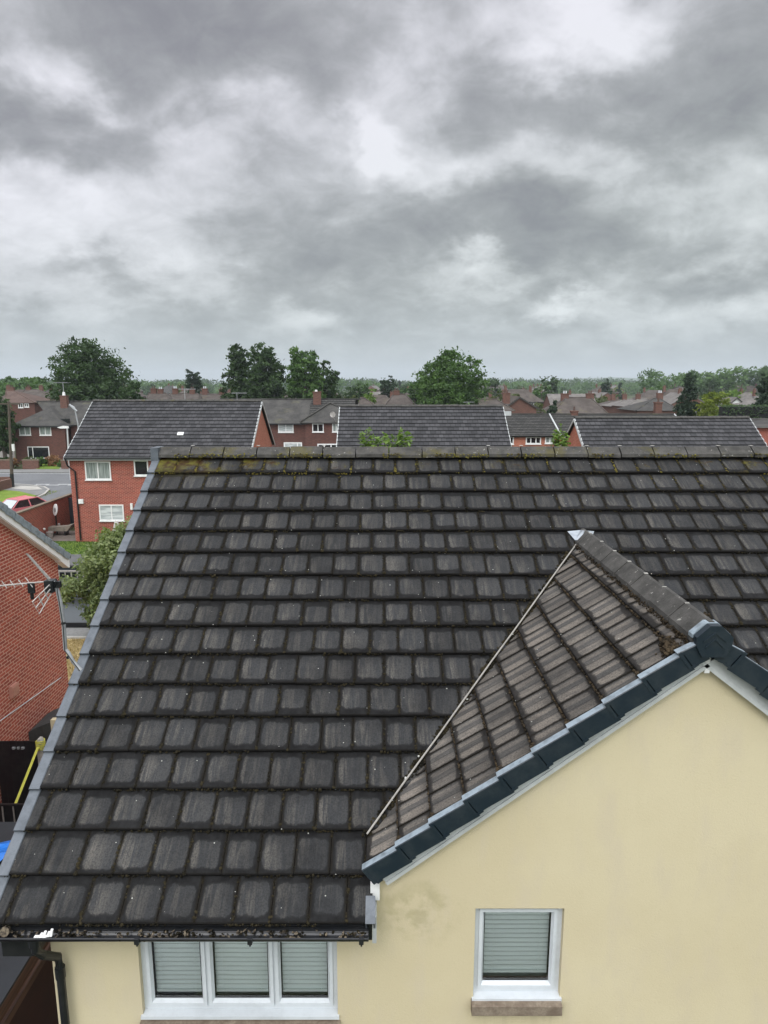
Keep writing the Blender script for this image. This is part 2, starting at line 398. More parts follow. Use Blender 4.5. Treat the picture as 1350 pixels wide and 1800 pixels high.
M['verge'] = mat('grey_verge_plastic', rough=.45, fn=dirty((.098,.112,.127), .5, 7, (.05,.06,.07)))
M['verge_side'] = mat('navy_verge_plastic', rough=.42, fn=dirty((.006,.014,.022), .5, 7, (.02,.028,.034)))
M['verge_top'] = mat('sky_sheen_verge_plastic', rough=.5, fn=dirty((.25,.30,.335), .45, 11, (.10,.12,.13)))  # paler copy of the navy plastic, sky reflection painted into its colour
M['blackp'] = mat('black_plastic', rough=.32, fn=dirty((.008,.009,.011), .3, 6, (.03,.03,.03)))
M['black'] = mat('dark_void', (.006,.006,.007), .9)
M['gap'] = mat('dark_underlay', (.008,.008,.008), .95)
M['lead'] = mat('lead_flashing', rough=.5, metal=.2, fn=dirty((.33,.36,.39), .3, 12))
M['grp'] = mat('pale_valley_trim', rough=.6, fn=dirty((.33,.31,.275), .3, 12))
M['galv'] = mat('galvanised_metal', rough=.42, metal=.3, fn=dirty((.36,.37,.38), .3, 14))
M['alu'] = mat('aluminium', rough=.45, metal=.2, fn=dirty((.38,.355,.33), .35, 14))
def stone(t):
    o = t.obj(); n = t.noise(o, 9, 6, .7); n2 = t.noise(o, 45, 3, .6)
    c = t.mix(t.mr(n, .35, .68), (.15,.115,.085), (.25,.205,.155)); c = t.mix(t.mr(n2, .4, .75, 0, .5), c, (.10,.08,.062))
    return {'Base Color': c, 'Normal': t.bump(n2, .004, .8)}
M['stone'] = mat('brown_stone_sill', rough=.9, spec=.2, fn=stone)
def ridge(t):
    pos = t.pos(); x, y, z = t.sep(pos)
    n = t.noise(pos, 5, 6, .7); nf = t.noise(pos, 60, 4, .7); nm = t.noise(pos, 2.1, 6, .7)
    c = t.mix(t.mr(n, .3, .7), (.038,.037,.034), (.088,.084,.077)); c = t.mix(t.mr(nf, .4, .75, 0., .55), c, (.05,.047,.04))
    far = t.mr(z, 8.05, 8.2)
    k = t.m('MULTIPLY', t.mr(t.m('ADD', nm, t.m('MULTIPLY', t.m('SUBTRACT', nf, .5), .3)), .53, .66), far)
    c = t.mix(t.m('MULTIPLY', k, .7), c, t.mix(n, (.03,.026,.012), (.13,.115,.035)))
    c = t.mix(t.mr(t.noise(pos, 23, 3, .6), .66, .72, 0, .7), c, (.36,.35,.31))
    return {'Base Color': c, 'Normal': t.bump(nf, .006, .8)}
M['ridge'] = mat('weathered_ridge_tile', rough=.9, spec=.25, fn=ridge)
def mossm(t):
    pos = t.pos(); z = t.sep(pos)[2]; x = t.sep(pos)[0]
    n = t.noise(pos, 7, 4, .6); nf = t.noise(pos, 90, 2, .6)
    c = t.mix(t.mr(n, .38, .66), (.010,.009,.006), (.034,.028,.015))
    k = t.m('MULTIPLY', t.mr(z, 7.85, 8.05), t.mr(t.noise(pos, 3, 3, .5), .42, .6))
    c = t.mix(k, c, (.12,.10,.022))
    c = t.mix(t.mr(nf, .4, .8, 0, .5), c, t.v('SCALE', c, scale=.5))
    return {'Base Color': c}
M['moss'] = mat('dry_moss', rough=1., spec=.1, fn=mossm)
M['moss_green'] = mat('yellow_green_moss', rough=1., spec=.1, fn=lambda t: {'Base Color': t.mix(t.mr(t.noise(t.pos(), 12, 4, .6), .35, .65), (.045,.034,.014), (.155,.14,.03))})
M['moss_brown'] = mat('brown_moss', rough=1., spec=.1, fn=lambda t: {'Base Color': t.mix(t.mr(t.noise(t.pos(), 16, 4, .6), .35, .65), (.016,.013,.009), (.062,.046,.028))})
M['pale'] = mat('pale_concrete', rough=.9, spec=.2, fn=dirty((.42,.41,.38), .3, 3))
M['speck'] = mat('pale_lichen', (.45,.45,.41), .9)
M['leafd'] = mat('dead_leaf', rough=.8, fn=lambda t: {'Base Color': t.mix(t.mr(t.noise(t.pos(), 30, 2), .4, .6), (.03,.022,.014), (.15,.12,.08))})

def glassmat(name, tint=(.85,.93,.93), refl=.9):
    m = bpy.data.materials.new(name); m.use_nodes = True; t = NT(m.node_tree); t.n.clear()
    o = t.new('ShaderNodeOutputMaterial'); tr = t.new('ShaderNodeBsdfTransparent'); tr.inputs[0].default_value = (*tint, 1)
    gl = t.new('ShaderNodeBsdfGlossy'); gl.inputs['Roughness'].default_value = .02; gl.inputs[0].default_value = (refl,)*3+(1,)
    fr = t.new('ShaderNodeFresnel'); fr.inputs[0].default_value = 1.52
    f = t.m('ADD', t.m('MULTIPLY', fr.outputs[0], 1.4), .03, clamp=True)
    mx = t.new('ShaderNodeMixShader'); t.put(mx.inputs[0], f); t.l.new(tr.outputs[0], mx.inputs[1]); t.l.new(gl.outputs[0], mx.inputs[2])
    t.l.new(mx.outputs[0], o.inputs[0]); return m
M['glass'] = glassmat('window_glass', (.97,1.,.99))
M['blind'] = mat('blind_slat', rough=.45, fn=dirty((.82,.87,.86), .05, 2))
M['pane_dark'] = mat('dark_window_pane', (.012,.014,.016), .06, spec=.8)
M['pane_net'] = mat('net_curtained_pane', rough=.12, spec=.6, fn=lambda t: {'Base Color': t.mix(t.mr(t.noise(t.map(t.obj(), (14,14,1)), 1., 2), .42, .6), (.17,.20,.185), (.30,.33,.31))})
M['pane_blind'] = mat('blinded_pane', rough=.15, spec=.6, fn=lambda t: {'Base Color': t.mix(t.mr(t.noise(t.map(t.obj(), (1,1,9)), 1., 2), .42, .6), (.35,.38,.38), (.55,.58,.57))})

def leafmat(name, c0, c1, trans=.35):
    m = bpy.data.materials.new(name); m.use_nodes = True; t = NT(m.node_tree); t.n.clear()
    o = t.new('ShaderNodeOutputMaterial'); uv = t.uv('rnd'); r1, r2, _ = t.sep(uv)
    n = t.noise(t.obj(), .55, 3, .6)
    c = t.mix(t.m('ADD', t.m('MULTIPLY', r1, .75), t.m('MULTIPLY', t.m('SUBTRACT', n, .4), .9), clamp=True), c0, c1)
    c = t.mix(t.m('MULTIPLY', r2, .35), c, t.v('SCALE', c, scale=1.6))
    d = t.new('ShaderNodeBsdfDiffuse'); t.put(d.inputs[0], c); tl = t.new('ShaderNodeBsdfTranslucent')
    t.put(tl.inputs[0], t.v('MULTIPLY', c, (1.1,1.3,.6)))
    mx = t.new('ShaderNodeMixShader'); mx.inputs[0].default_value = trans
    t.l.new(d.outputs[0], mx.inputs[1]); t.l.new(tl.outputs[0], mx.inputs[2])
    gl = t.new('ShaderNodeBsdfGlossy'); gl.inputs['Roughness'].default_value = .5; gl.inputs[0].default_value = (.6,.65,.6,1)
    m2 = t.new('ShaderNodeMixShader'); m2.inputs[0].default_value = .035
    t.l.new(mx.outputs[0], m2.inputs[1]); t.l.new(gl.outputs[0], m2.inputs[2]); t.l.new(m2.outputs[0], o.inputs[0]); return m
M['lf_dark'] = leafmat('leaf_dark_green', (.017,.037,.012), (.054,.096,.027))
M['lf_mid'] = leafmat('leaf_mid_green', (.028,.064,.014), (.095,.170,.038))
M['lf_light'] = leafmat('leaf_light_green', (.06,.115,.018), (.20,.29,.062))
M['lf_yellow'] = leafmat('leaf_yellow_green', (.075,.11,.015), (.27,.31,.05))
M['lf_pine'] = leafmat('leaf_blue_green', (.018,.034,.020), (.040,.066,.036))
M['lf_olive'] = leafmat('leaf_olive', (.05,.065,.022), (.115,.135,.05))
M['lf_garden'] = leafmat('leaf_garden_grey_green', (.085,.12,.038), (.27,.31,.14))
M['lf_red'] = leafmat('leaf_rusty', (.14,.07,.035), (.36,.19,.10))
M['bark'] = mat('bark', rough=.95, fn=dirty((.085,.068,.052), .4, 6))

# ------------------------------------------------------------------ ground and roads
def grassy(c0, c1, c2, s1=1.2, bump=.03):
    def fn(t):
        p_ = t.pos(); n = t.noise(p_, s1, 6, .65); nf = t.noise(p_, s1*14, 4, .7)
        c = t.mix(t.mr(n, .32, .68), c0, c1); c = t.mix(t.mr(nf, .42, .72, 0., .7), c, c2)
        return {'Base Color': c, 'Normal': t.bump(nf, bump, .8)}
    return fn
M['ground'] = mat('ground_green', rough=1., spec=.1, fn=grassy((.045,.06,.028), (.085,.095,.045), (.06,.058,.04), .05))
M['grass'] = mat('lawn_grass', rough=1., spec=.1, fn=grassy((.10,.165,.022), (.17,.24,.04), (.22,.27,.08), .8))
M['grass2'] = mat('garden_grass', rough=1., spec=.1, fn=grassy((.085,.15,.022), (.14,.21,.035), (.14,.16,.05), .9))
M['straw'] = mat('dry_straw_grass', rough=1., spec=.1, fn=grassy((.32,.24,.11), (.44,.34,.17), (.20,.15,.06), 2.2, .05))
M['asphalt'] = mat('asphalt', rough=.9, spec=.25, fn=grassy((.13,.135,.14), (.165,.17,.175), (.10,.102,.105), .35, .003))
M['pave'] = mat('paving', rough=.9, spec=.2, fn=grassy((.17,.17,.165), (.22,.22,.21), (.13,.13,.125), .6, .003))
M['pale'] = mat('pale_concrete', rough=.9, spec=.2, fn=grassy((.34,.33,.30), (.44,.42,.38), (.28,.27,.24), 1., .003))
M['slabs'] = mat('patio_slabs', rough=.9, spec=.2, fn=grassy((.12,.10,.085), (.18,.155,.135), (.10,.085,.07), 1.2, .003))
M['line'] = mat('road_paint', rough=.8, fn=dirty((.62,.62,.60), .3, 3))

def sheet(name, pts, z, m, thick=None):
    b = MB(); b.face([(q[0], q[1], z) for q in pts])
    if thick:
        n = len(pts)
        for i in range(n):
            a, c = pts[i], pts[(i+1) % n]; b.face([(a[0],a[1],z), (a[0],a[1],z-thick), (c[0],c[1],z-thick), (c[0],c[1],z)])
    return struct(b.build(name, m))
g = MB(); R_ = 9000; N_ = 24
for i in range(N_):
    for j in range(N_):
        a = [(-R_+2*R_*(i+di)/N_, -R_+2*R_*(j+dj)/N_) for di, dj in ((0,0),(1,0),(1,1),(0,1))]
        g.face([(x, y, -.05) for x, y in a])
struct(g.build('ground', M['ground']))
gx = lambda px, py: tuple(G(px, py))[:2]
sheet('main_road', [(-160,63.2),(120,63.2),(120,71.2),(-160,71.2)], .0, M['asphalt'])
sheet('side_road', [(-27.9,20),(-21.9,20),(-21.9,57),(-22.6,59.5),(-24,61.5),(-22,63.2),(-36,63.2),(-33,62.3),(-30.6,61),(-29.4,59.4),(-28.6,57),(-28.1,53)], .004, M['asphalt'])
sheet('far_pavement', [(-160,71.2),(120,71.2),(120,73.6),(-160,73.6)], .11, M['pave'], .16)
sheet('driveway', [(-38.2,73.6),(-31.2,73.6),(-26,82),(-31,82)], .115, M['pave'])
sheet('near_pavement', [(-21.9,20),(-20.8,20),(-20.8,63.2),(-22,63.2),(-24,61.5),(-22.6,59.5),(-21.9,57)], .11, M['pale'], .16)
sheet('corner_pavement', [(-60,61.2),(-35.4,60.0),(-31.4,58.2),(-28.9,56),(-28.75,57.2),(-29.6,59.6),(-30.8,61.2),(-33,62.5),(-36,63.2),(-60,63.2)], .11, M['pave'], .16)
sheet('corner_slabs', [(-33.6,60.1),(-31.0,59.0),(-30.0,59.3),(-31.2,60.9),(-33.2,61.6)], .115, M['pale'])
sheet('grass_verge', [(-90,30),(-28.2,30),(-28.2,52),(-28.9,56),(-31.4,58.2),(-35.4,60.0),(-60,61.2),(-90,62)], .10, M['grass'], .15)
kb = MB()
kp = [(-27.95,30),(-28.05,53),(-28.6,57),(-29.4,59.4),(-30.6,61),(-33,62.3),(-36,63.2),(-60,63.2)]
for a, b2 in zip(kp[:-1], kp[1:]):
    a = Vector((*a, 0)); b2 = Vector((*b2, 0)); d = (b2-a).normalized(); nn = Vector((-d.y, d.x, 0))
    kb.obox(a+Vector((0,0,-.02)), b2-a, nn*.16, (0,0,.145))
struct(kb.build('kerb', M['pale']))
ln = MB()
for k in range(6):
    x0 = -34.5 + k*2.05; ln.box(x0, x0+1.25, 62.95, 63.15, .008, .012)
    x0 -= .9; ln.box(x0, x0+1.25, 62.45, 62.65, .008, .012)
ln.box(-160, 120, 70.75, 70.85, .004, .008)
struct(ln.build('road_marking', M['line']))
sheet('garden_lawn', [(-20.8,33.5),(-4,33.5),(-4,39.6),(-20.8,39.6)], .0, M['grass2'])
sheet('patio', [(-20.8,39.6),(-4,39.6),(-4,42.5),(-20.8,42.5)], .02, M['slabs'])
sheet('dry_lawn', [(-14,12),(4,12),(4,23.8),(-14,23.8)], .0, M['straw'])
sheet('garden_path', [(-14,23.9),(2,23.9),(2,24.9),(-14,24.9)], .02, M['pave'])

# ------------------------------------------------------------------ tiled slope
def tiles(b, O, U, S, n, gauge, tw, u0, u1, skip=None, thick=.036, h0=.060, h1=.012, lap=.06, stagger=True, gap=.005, jit=.002, clip=None, s_max=None, srange=None):
    U, S = Vector(U), Vector(S); Nn = U.cross(S).normalized()
    if Nn.z < 0: Nn = -Nn
    O = Vector(O)
    for i in range(*(srange or (0, n))):
        s0 = i*gauge; s1 = s0+gauge+lap
        if s_max: s1 = min(s1, s_max)
        k0 = int(math.floor(u0/tw))-1
        off = (tw/2 if (stagger and i % 2) else 0.)
        k = k0
        while True:
            a = k*tw+off; c = a+tw; k += 1
            if a >= u1-.01: break
            A, C = max(a, u0), min(c, u1)
            if clip: A, C = clip(A, C, s0)
            if C-A < .02 or (skip and skip((A+C)/2, s0)): continue
            r1, r2 = random.random(), random.random()
            j = random.uniform(-jit, jit); js = random.uniform(-jit, jit)*1.5; jt = random.uniform(-jit, jit)*.6
            def pt(u, s, h, tl=0.):
                return O+U*u+S*(s+js)+Nn*(h+j+jt*(1 if u > (A+C)/2 else -1))
            x0, x1 = A+gap/2, C-gap/2; ua, uc = (x0-a)/tw, (x1-a)/tw
            v1 = (s1-s0)/gauge; rr = (r1, r2)
            f = lambda pts, uv: b.face(pts, 0, uv, rr)
            f([pt(x0,s0,h0-thick-.004), pt(x1,s0,h0-thick-.004), pt(x1,s0,h0-.007), pt(x0,s0,h0-.007)], [(ua,0),(uc,0),(uc,0),(ua,0)])
            f([pt(x0,s0,h0-.007), pt(x1,s0,h0-.007), pt(x1,s0+.009,h0), pt(x0,s0+.009,h0)], [(ua,0),(uc,0),(uc,.02),(ua,.02)])
            hm = h0-(h0-h1)*.0
            f([pt(x0,s0+.009,h0), pt(x1,s0+.009,h0), pt(x1,s1,h1), pt(x0,s1,h1)], [(ua,.02),(uc,.02),(uc,v1),(ua,v1)])
            for xx, uu in ((x0, 0.), (x1, 1.)):
                f([pt(xx,s0,h0-thick), pt(xx,s0+.009,h0), pt(xx,s1,h1), pt(xx,s1,h1-thick)], [(uu,0),(uu,.02),(uu,v1),(uu,v1)])

# ------------------------------------------------------------------ the cream house
PT = radians(34); GA = .357; TW = .298; EY = 4.70
eave = P(655, 1620, EY); EZ = eave.z-.035
S_ = Vector((0, cos(PT), sin(PT))); NC = 17; RL = 16.12*GA
VX = -3.12                                     # left verge
WY = 4.93                                      # wall face
house = empty('cream_house', (1.0, 9.7, 0), 'cream rendered house with dark tiled roof and a front gable', 'house')
O_ = Vector((0, EY, EZ)); RIGHT = 8.0
RX = eave.x+.0                                 # right end of the little eave
GY = WY-.10                                    # front face of the gable verge
ga = P(1252, 1124, GY); gb = P(650, 1536, GY)  # gable slope, apex and foot
GP = atan2(ga.z-gb.z, ga.x-gb.x)
gz = lambda x: ga.z-abs(x-ga.x)*tan(GP)
def main_z(y): return EZ+(y-EY)*tan(PT)
def skip(u, s):
    y = EY+s*cos(PT)
    if u > ga.x + (ga.x-gb.x)+.1 and True: return False
    return gz(u) > main_z(y)+.32 and u > RX
def clip(A, C, s):
    y = EY+s*cos(PT)
    if y < WY+.35 and C > RX and A < ga.x*2-RX+.1: C = RX
    return A, C
b = MB(); tiles(b, O_, (1,0,0), S_, NC, GA, TW, VX, RIGHT, skip, clip=clip, s_max=RL)
b.build('roof', M['tile'], house)
b = MB(); n_ = Vector((0,-sin(PT),cos(PT)))
o0 = O_+n_*-.05
b.obox(o0+Vector((VX+.03,0,0))+S_*.02, (RX-VX-.05,0,0), S_*(RL-.02), n_*.03)
yy = (WY+.45-EY)/cos(PT)
b.obox(o0+Vector((RX,0,0))+S_*yy, (RIGHT-RX,0,0), S_*(RL-yy), n_*.03)
rz = EZ+RL*sin(PT); ry = EY+RL*cos(PT)
b.obox(Vector((VX,ry,rz+.0)), (RIGHT-VX,0,0), (0,RL*cos(PT),-RL*sin(PT)), (0,0,.03))
b.build('roof_underlay', M['gap'], house)
# ridge tiles (angled), each slightly out of line
def angle_ridge(b, O, D, L, side, half, drop, up, lip=.05, t=.02):
    D = Vector(D); side = Vector(side); Z1 = Vector((0,0,1))
    prof = [(-half-.004, -drop-lip), (-half, -drop), (-half*.12, up), (half*.12, up), (half, -drop), (half+.004, -drop-lip),
            (half-.02, -drop-lip), (half-.02, -drop-.012), (0, up-.035), (-half+.02, -drop-.012), (-half+.02, -drop-lip)]
    b.prism(prof, O, side, Z1, D*L)
b = MB(); rr_ = random.Random(3); x = VX+.01
while x < RIGHT:
    L = .455; dz = rr_.uniform(-.004, .004); dy = rr_.uniform(-.005, .005)
    sl_ = rr_.uniform(-.003, .003)
    angle_ridge(b, Vector((x, ry+dy, rz+.082+dz*1.6)), Vector((1, 0, sl_*1.8)), L-.016, (0,1,0), .140, .040, .05, .042)
    x += L
b.build('ridge_tiles', M['ridge'], house)
x = VX+.47
for k in range(24):
    if rr_.random() < .5: b = MB(); b.box(x-.022, x+.022, ry-.025, ry+.025, rz+.147, rz+.152); b.build('ridge_clip', M['pale'], house)
    x += .455
# left verge caps, stepped course by course
for i in range(NC):
    b = MB(); s0 = i*GA-.012; L = GA+.022
    base = O_+Vector((VX-.062, 0, 0))+S_*s0+n_*.066
    L = min(L, RL-s0)
    tilt = S_*L - n_*.030*(L/(GA+.022))
    prof = [(0,-.15),(0,-.008),(.008,0),(.094,0),(.100,-.006),(.100,-.02),(.012,-.02),(.012,-.15)]
    b.prism(prof, base, Vector((1,0,0)), n_, tilt)
    b.build('verge_cap', M['verge'], house)
b = MB(); bb = O_+Vector((VX-.058,0,0))+S_*(RL-.02)+n_*.04
b.box(VX-.072, VX+.030, ry-.15, ry+.14, rz-.10, rz+.128)
b.build('verge_ridge_cap', M['verge'], house)
# walls with openings
W1 = (P(243,1648,WY).x-.01, P(592,1648,WY).x, P(400,1788,WY).z, 4.98)
q0 = P(836, 1597, WY); q1 = P(985, 1755, WY)
W2 = (P(833,1700,WY).x, P(990,1640,WY).x-.0, P(905,1757,WY).z, P(905,1597,WY).z)
WLX = P(92, 1690, WY).x; WRX = 7.7
b = MB()
def wallrect(x0, x1, z0, z1): b.face([(x0,WY,z0),(x1,WY,z0),(x1,WY,z1),(x0,WY,z1)])
ztop = EZ-.02
xs = [WLX, W1[0], W1[1], W2[0], W2[1], WRX]
wallrect(xs[0], xs[1], 0, ztop); wallrect(xs[2], xs[3], 0, ztop); wallrect(xs[4], xs[5], 0, ztop)
for w_ in (W1, W2):
    wallrect(w_[0], w_[1], 0, w_[2])
    if w_[3] < ztop: wallrect(w_[0], w_[1], w_[3], ztop)
    x0, x1, z0, z1 = w_; d = .11
    z1 = min(z1, ztop)
    b.face([(x0,WY,z0),(x0,WY,z1),(x0,WY+d,z1),(x0,WY+d,z0)]); b.face([(x1,WY,z1),(x1,WY,z0),(x1,WY+d,z0),(x1,WY+d,z1)])
    b.face([(x0,WY,z0),(x0,WY+d,z0),(x1,WY+d,z0),(x1,WY,z0)]); b.face([(x0,WY,z1),(x1,WY,z1),(x1,WY+d,z1),(x0,WY+d,z1)])
xl = gb.x+.02; xr = 2*ga.x-xl
b.face([(RX,WY,ztop),(xr,WY,ztop),(xr,WY,gz(xr)-.03),(ga.x,WY,ga.z-.03),(RX,WY,gz(RX)-.03)])
DY = WY+2*(ry-WY)
b.face([(WLX,WY,0),(WLX,WY,ztop),(WLX,ry,rz-.12),(WLX,DY,ztop),(WLX,DY,0)])
b.face([(WRX,WY,0),(WRX,DY,0),(WRX,DY,ztop),(WRX,ry,rz-.12),(WRX,WY,ztop)])
b.face([(WLX,DY,0),(WRX,DY,0),(WRX,DY,ztop),(WLX,DY,ztop)])
b.build('wall', M['render'], house)
# soffit, fascia, left barge
b = MB(); b.box(VX+.0, RX-.005, EY+.03, EY+.055, EZ-.16, EZ-.01); b.build('fascia', M['blackp'], house)
b = MB(); b.box(VX+.0, RX-.008, EY+.055, WY-.002, EZ-.155, EZ-.14); b.build('soffit', M['barge'], house)
b = MB(); b.obox(O_+Vector((VX-.03,0,0))-n_*.16+S_*.05, (.03,0,0), S_*(RL-.1), n_*.14)
b.build('side_bargeboard', M['barge'], house)
b = MB(); b.box(RX-.003, RX+.030, EY+.02, WY-.002, EZ-.18, EZ+.06); b.build('eave_box_end', M['barge'], house)
b = MB(); b.prism([(-.012,-.13),(-.012,.0),(.066,.0),(.066,-.13),(.052,-.13),(.052,-.012),(.0,-.012),(.0,-.13)], Vector((RX-.045,EY-.01,EZ))+n_*.07, (1,0,0), n_, S_*.20)
b.build('eave_verge_cap', M['verge'], house)
# gutter
GR = .060; gy = EY-.035; gzz = EZ-.035; GX0, GX1 = VX-.28, RX-.03
b = MB(); seg = 12; pr = []
for k in range(seg+1): a = pi+pi*k/seg; pr.append((cos(a)*GR, sin(a)*GR))
for k in range(seg+1): a = 2*pi-pi*k/seg; pr.append((cos(a)*(GR-.005), sin(a)*(GR-.005)))
b.prism(pr, (GX0, gy, gzz), (0,1,0), (0,0,1), (GX1-GX0,0,0))
b.tube([(GX0,gy-GR,gzz),(GX1,gy-GR,gzz)], .0075, 8)
b.prism([(cos(pi+pi*k/seg)*(GR-.001), sin(pi+pi*k/seg)*(GR-.001)) for k in range(seg+1)], (GX1-.004,gy,gzz), (0,1,0), (0,0,1), (.004,0,0))
gut = b.build('gutter', M['blackp'], house)
for px in (237, 436, 632):
    bx = P(px, 1640, gy-GR).x; b = MB()
    pr2 = [(cos(pi+pi*k/seg)*(GR+.006), sin(pi+pi*k/seg)*(GR+.006)) for k in range(seg+1)]+[(cos(2*pi-pi*k/seg)*(GR+.001), sin(2*pi-pi*k/seg)*(GR+.001)) for k in range(seg+1)]
    b.prism(pr2, (bx,gy,gzz), (0,1,0), (0,0,1), (.028,0,0)); b.box(bx-.004, bx+.032, gy-GR-.022, gy-GR+.010, gzz-.035, gzz+.012)
    b.tube([(bx+.014,gy-GR-.008,gzz-.02),(bx+.014,gy-GR-.010,gzz-.055)], .008, 6)
    ORG[gut] = ORG[house]; b.build('bracket', M['blackp'], gut)
# litter lying in the gutter
b = MB(); rr_ = random.Random(11)
for k in range(520):
    xx = rr_.uniform(GX0+.03, GX1-.02)
    if mnoise.noise(Vector((xx*3.1, 0, 5))) < -.05 and rr_.random() < .75: continue
    c = Vector((xx, gy+rr_.uniform(-.045,.045), gzz-.04+rr_.uniform(0,.03)))
    b.blob(c, rr_.uniform(.006, .016), flat=.5, mi=(1 if rr_.random() < .22 else 0))
for k in range(60):
    c = Vector((rr_.uniform(GX0+.03, GX1-.02), gy+rr_.uniform(-.045,.03), gzz-.012+rr_.uniform(0,.012)))
    a = Vector((rr_.uniform(-1,1), rr_.uniform(-1,1), rr_.uniform(-.4,.4))).normalized()*.022; d = a.cross(Vector((0,.2,1))).normalized()*.011
    b.face([c-a, c-d, c+a, c+d], 1)
tag(b.build('leaf_litter', [M['moss'], M['leafd']]), 'dead leaves and moss crumbs lying in the black gutter', 'leaf litter', kind='stuff')
b = MB(); c = P(82, 1637, gy-.02)
for k, (dx, hh, tl) in enumerate(((-.03,.028,.5),(0.,.040,.3),(.03,.034,.2),(.052,.05,.1))):
    b.prism([(0,0),(.026,.002),(.03+.02*tl,hh),(.012+.02*tl,hh*1.05)], (c.x+dx-.03, gy-.052+k*.003, gzz+.0), (1,0,0), (0,.25,1), (0,.016,0))
b.box(c.x-.085, c.x+.01, gy-.058, gy-.035, gzz-.005, gzz+.012)
tag(b.build('plastic_scrap', M['white']), 'crumpled white plastic scrap caught on the left end of the gutter', 'scrap')
b = MB(); c = Vector((P(8,1625,gy).x, gy, gzz)); prr = [(cos(2*pi*k/14)*.036, sin(2*pi*k/14)*.036) for k in range(14)]
b.prism(prr, c+Vector((0,-.015,.02)), (1,0,0), (0,.35,1), (0,.03,-.01))
tag(b.build('round_stone', M['leafd']), 'small round brown stone in the far left end of the gutter', 'stone')
# downpipe with swan neck
b = MB(); dx = P(105,1660,WY).x
b.tube([(dx-.05,gy,gzz-.05),(dx-.05,gy,gzz-.16),(dx-.03,gy+.06,gzz-.26),(dx+.015,WY-.075,gzz-.40),(dx+.02,WY-.07,gzz-.52),(dx+.02,WY-.07,.1)], .034, 12)
b.tube([(dx-.05,gy,gzz-.03),(dx-.05,gy,gzz-.11)], .046, 12)
b.tube([(dx+.02,WY-.07,gzz-.50),(dx+.02,WY-.07,gzz-.60)], .041, 12)
b.build('downpipe', M['blackp'], house, smooth=False)
b = MB(); b.box(WLX-.30, WLX-.02, EY+.06, WY+.2, EZ-.34, EZ-.17); b.build('box_end', M['blackp'], house)
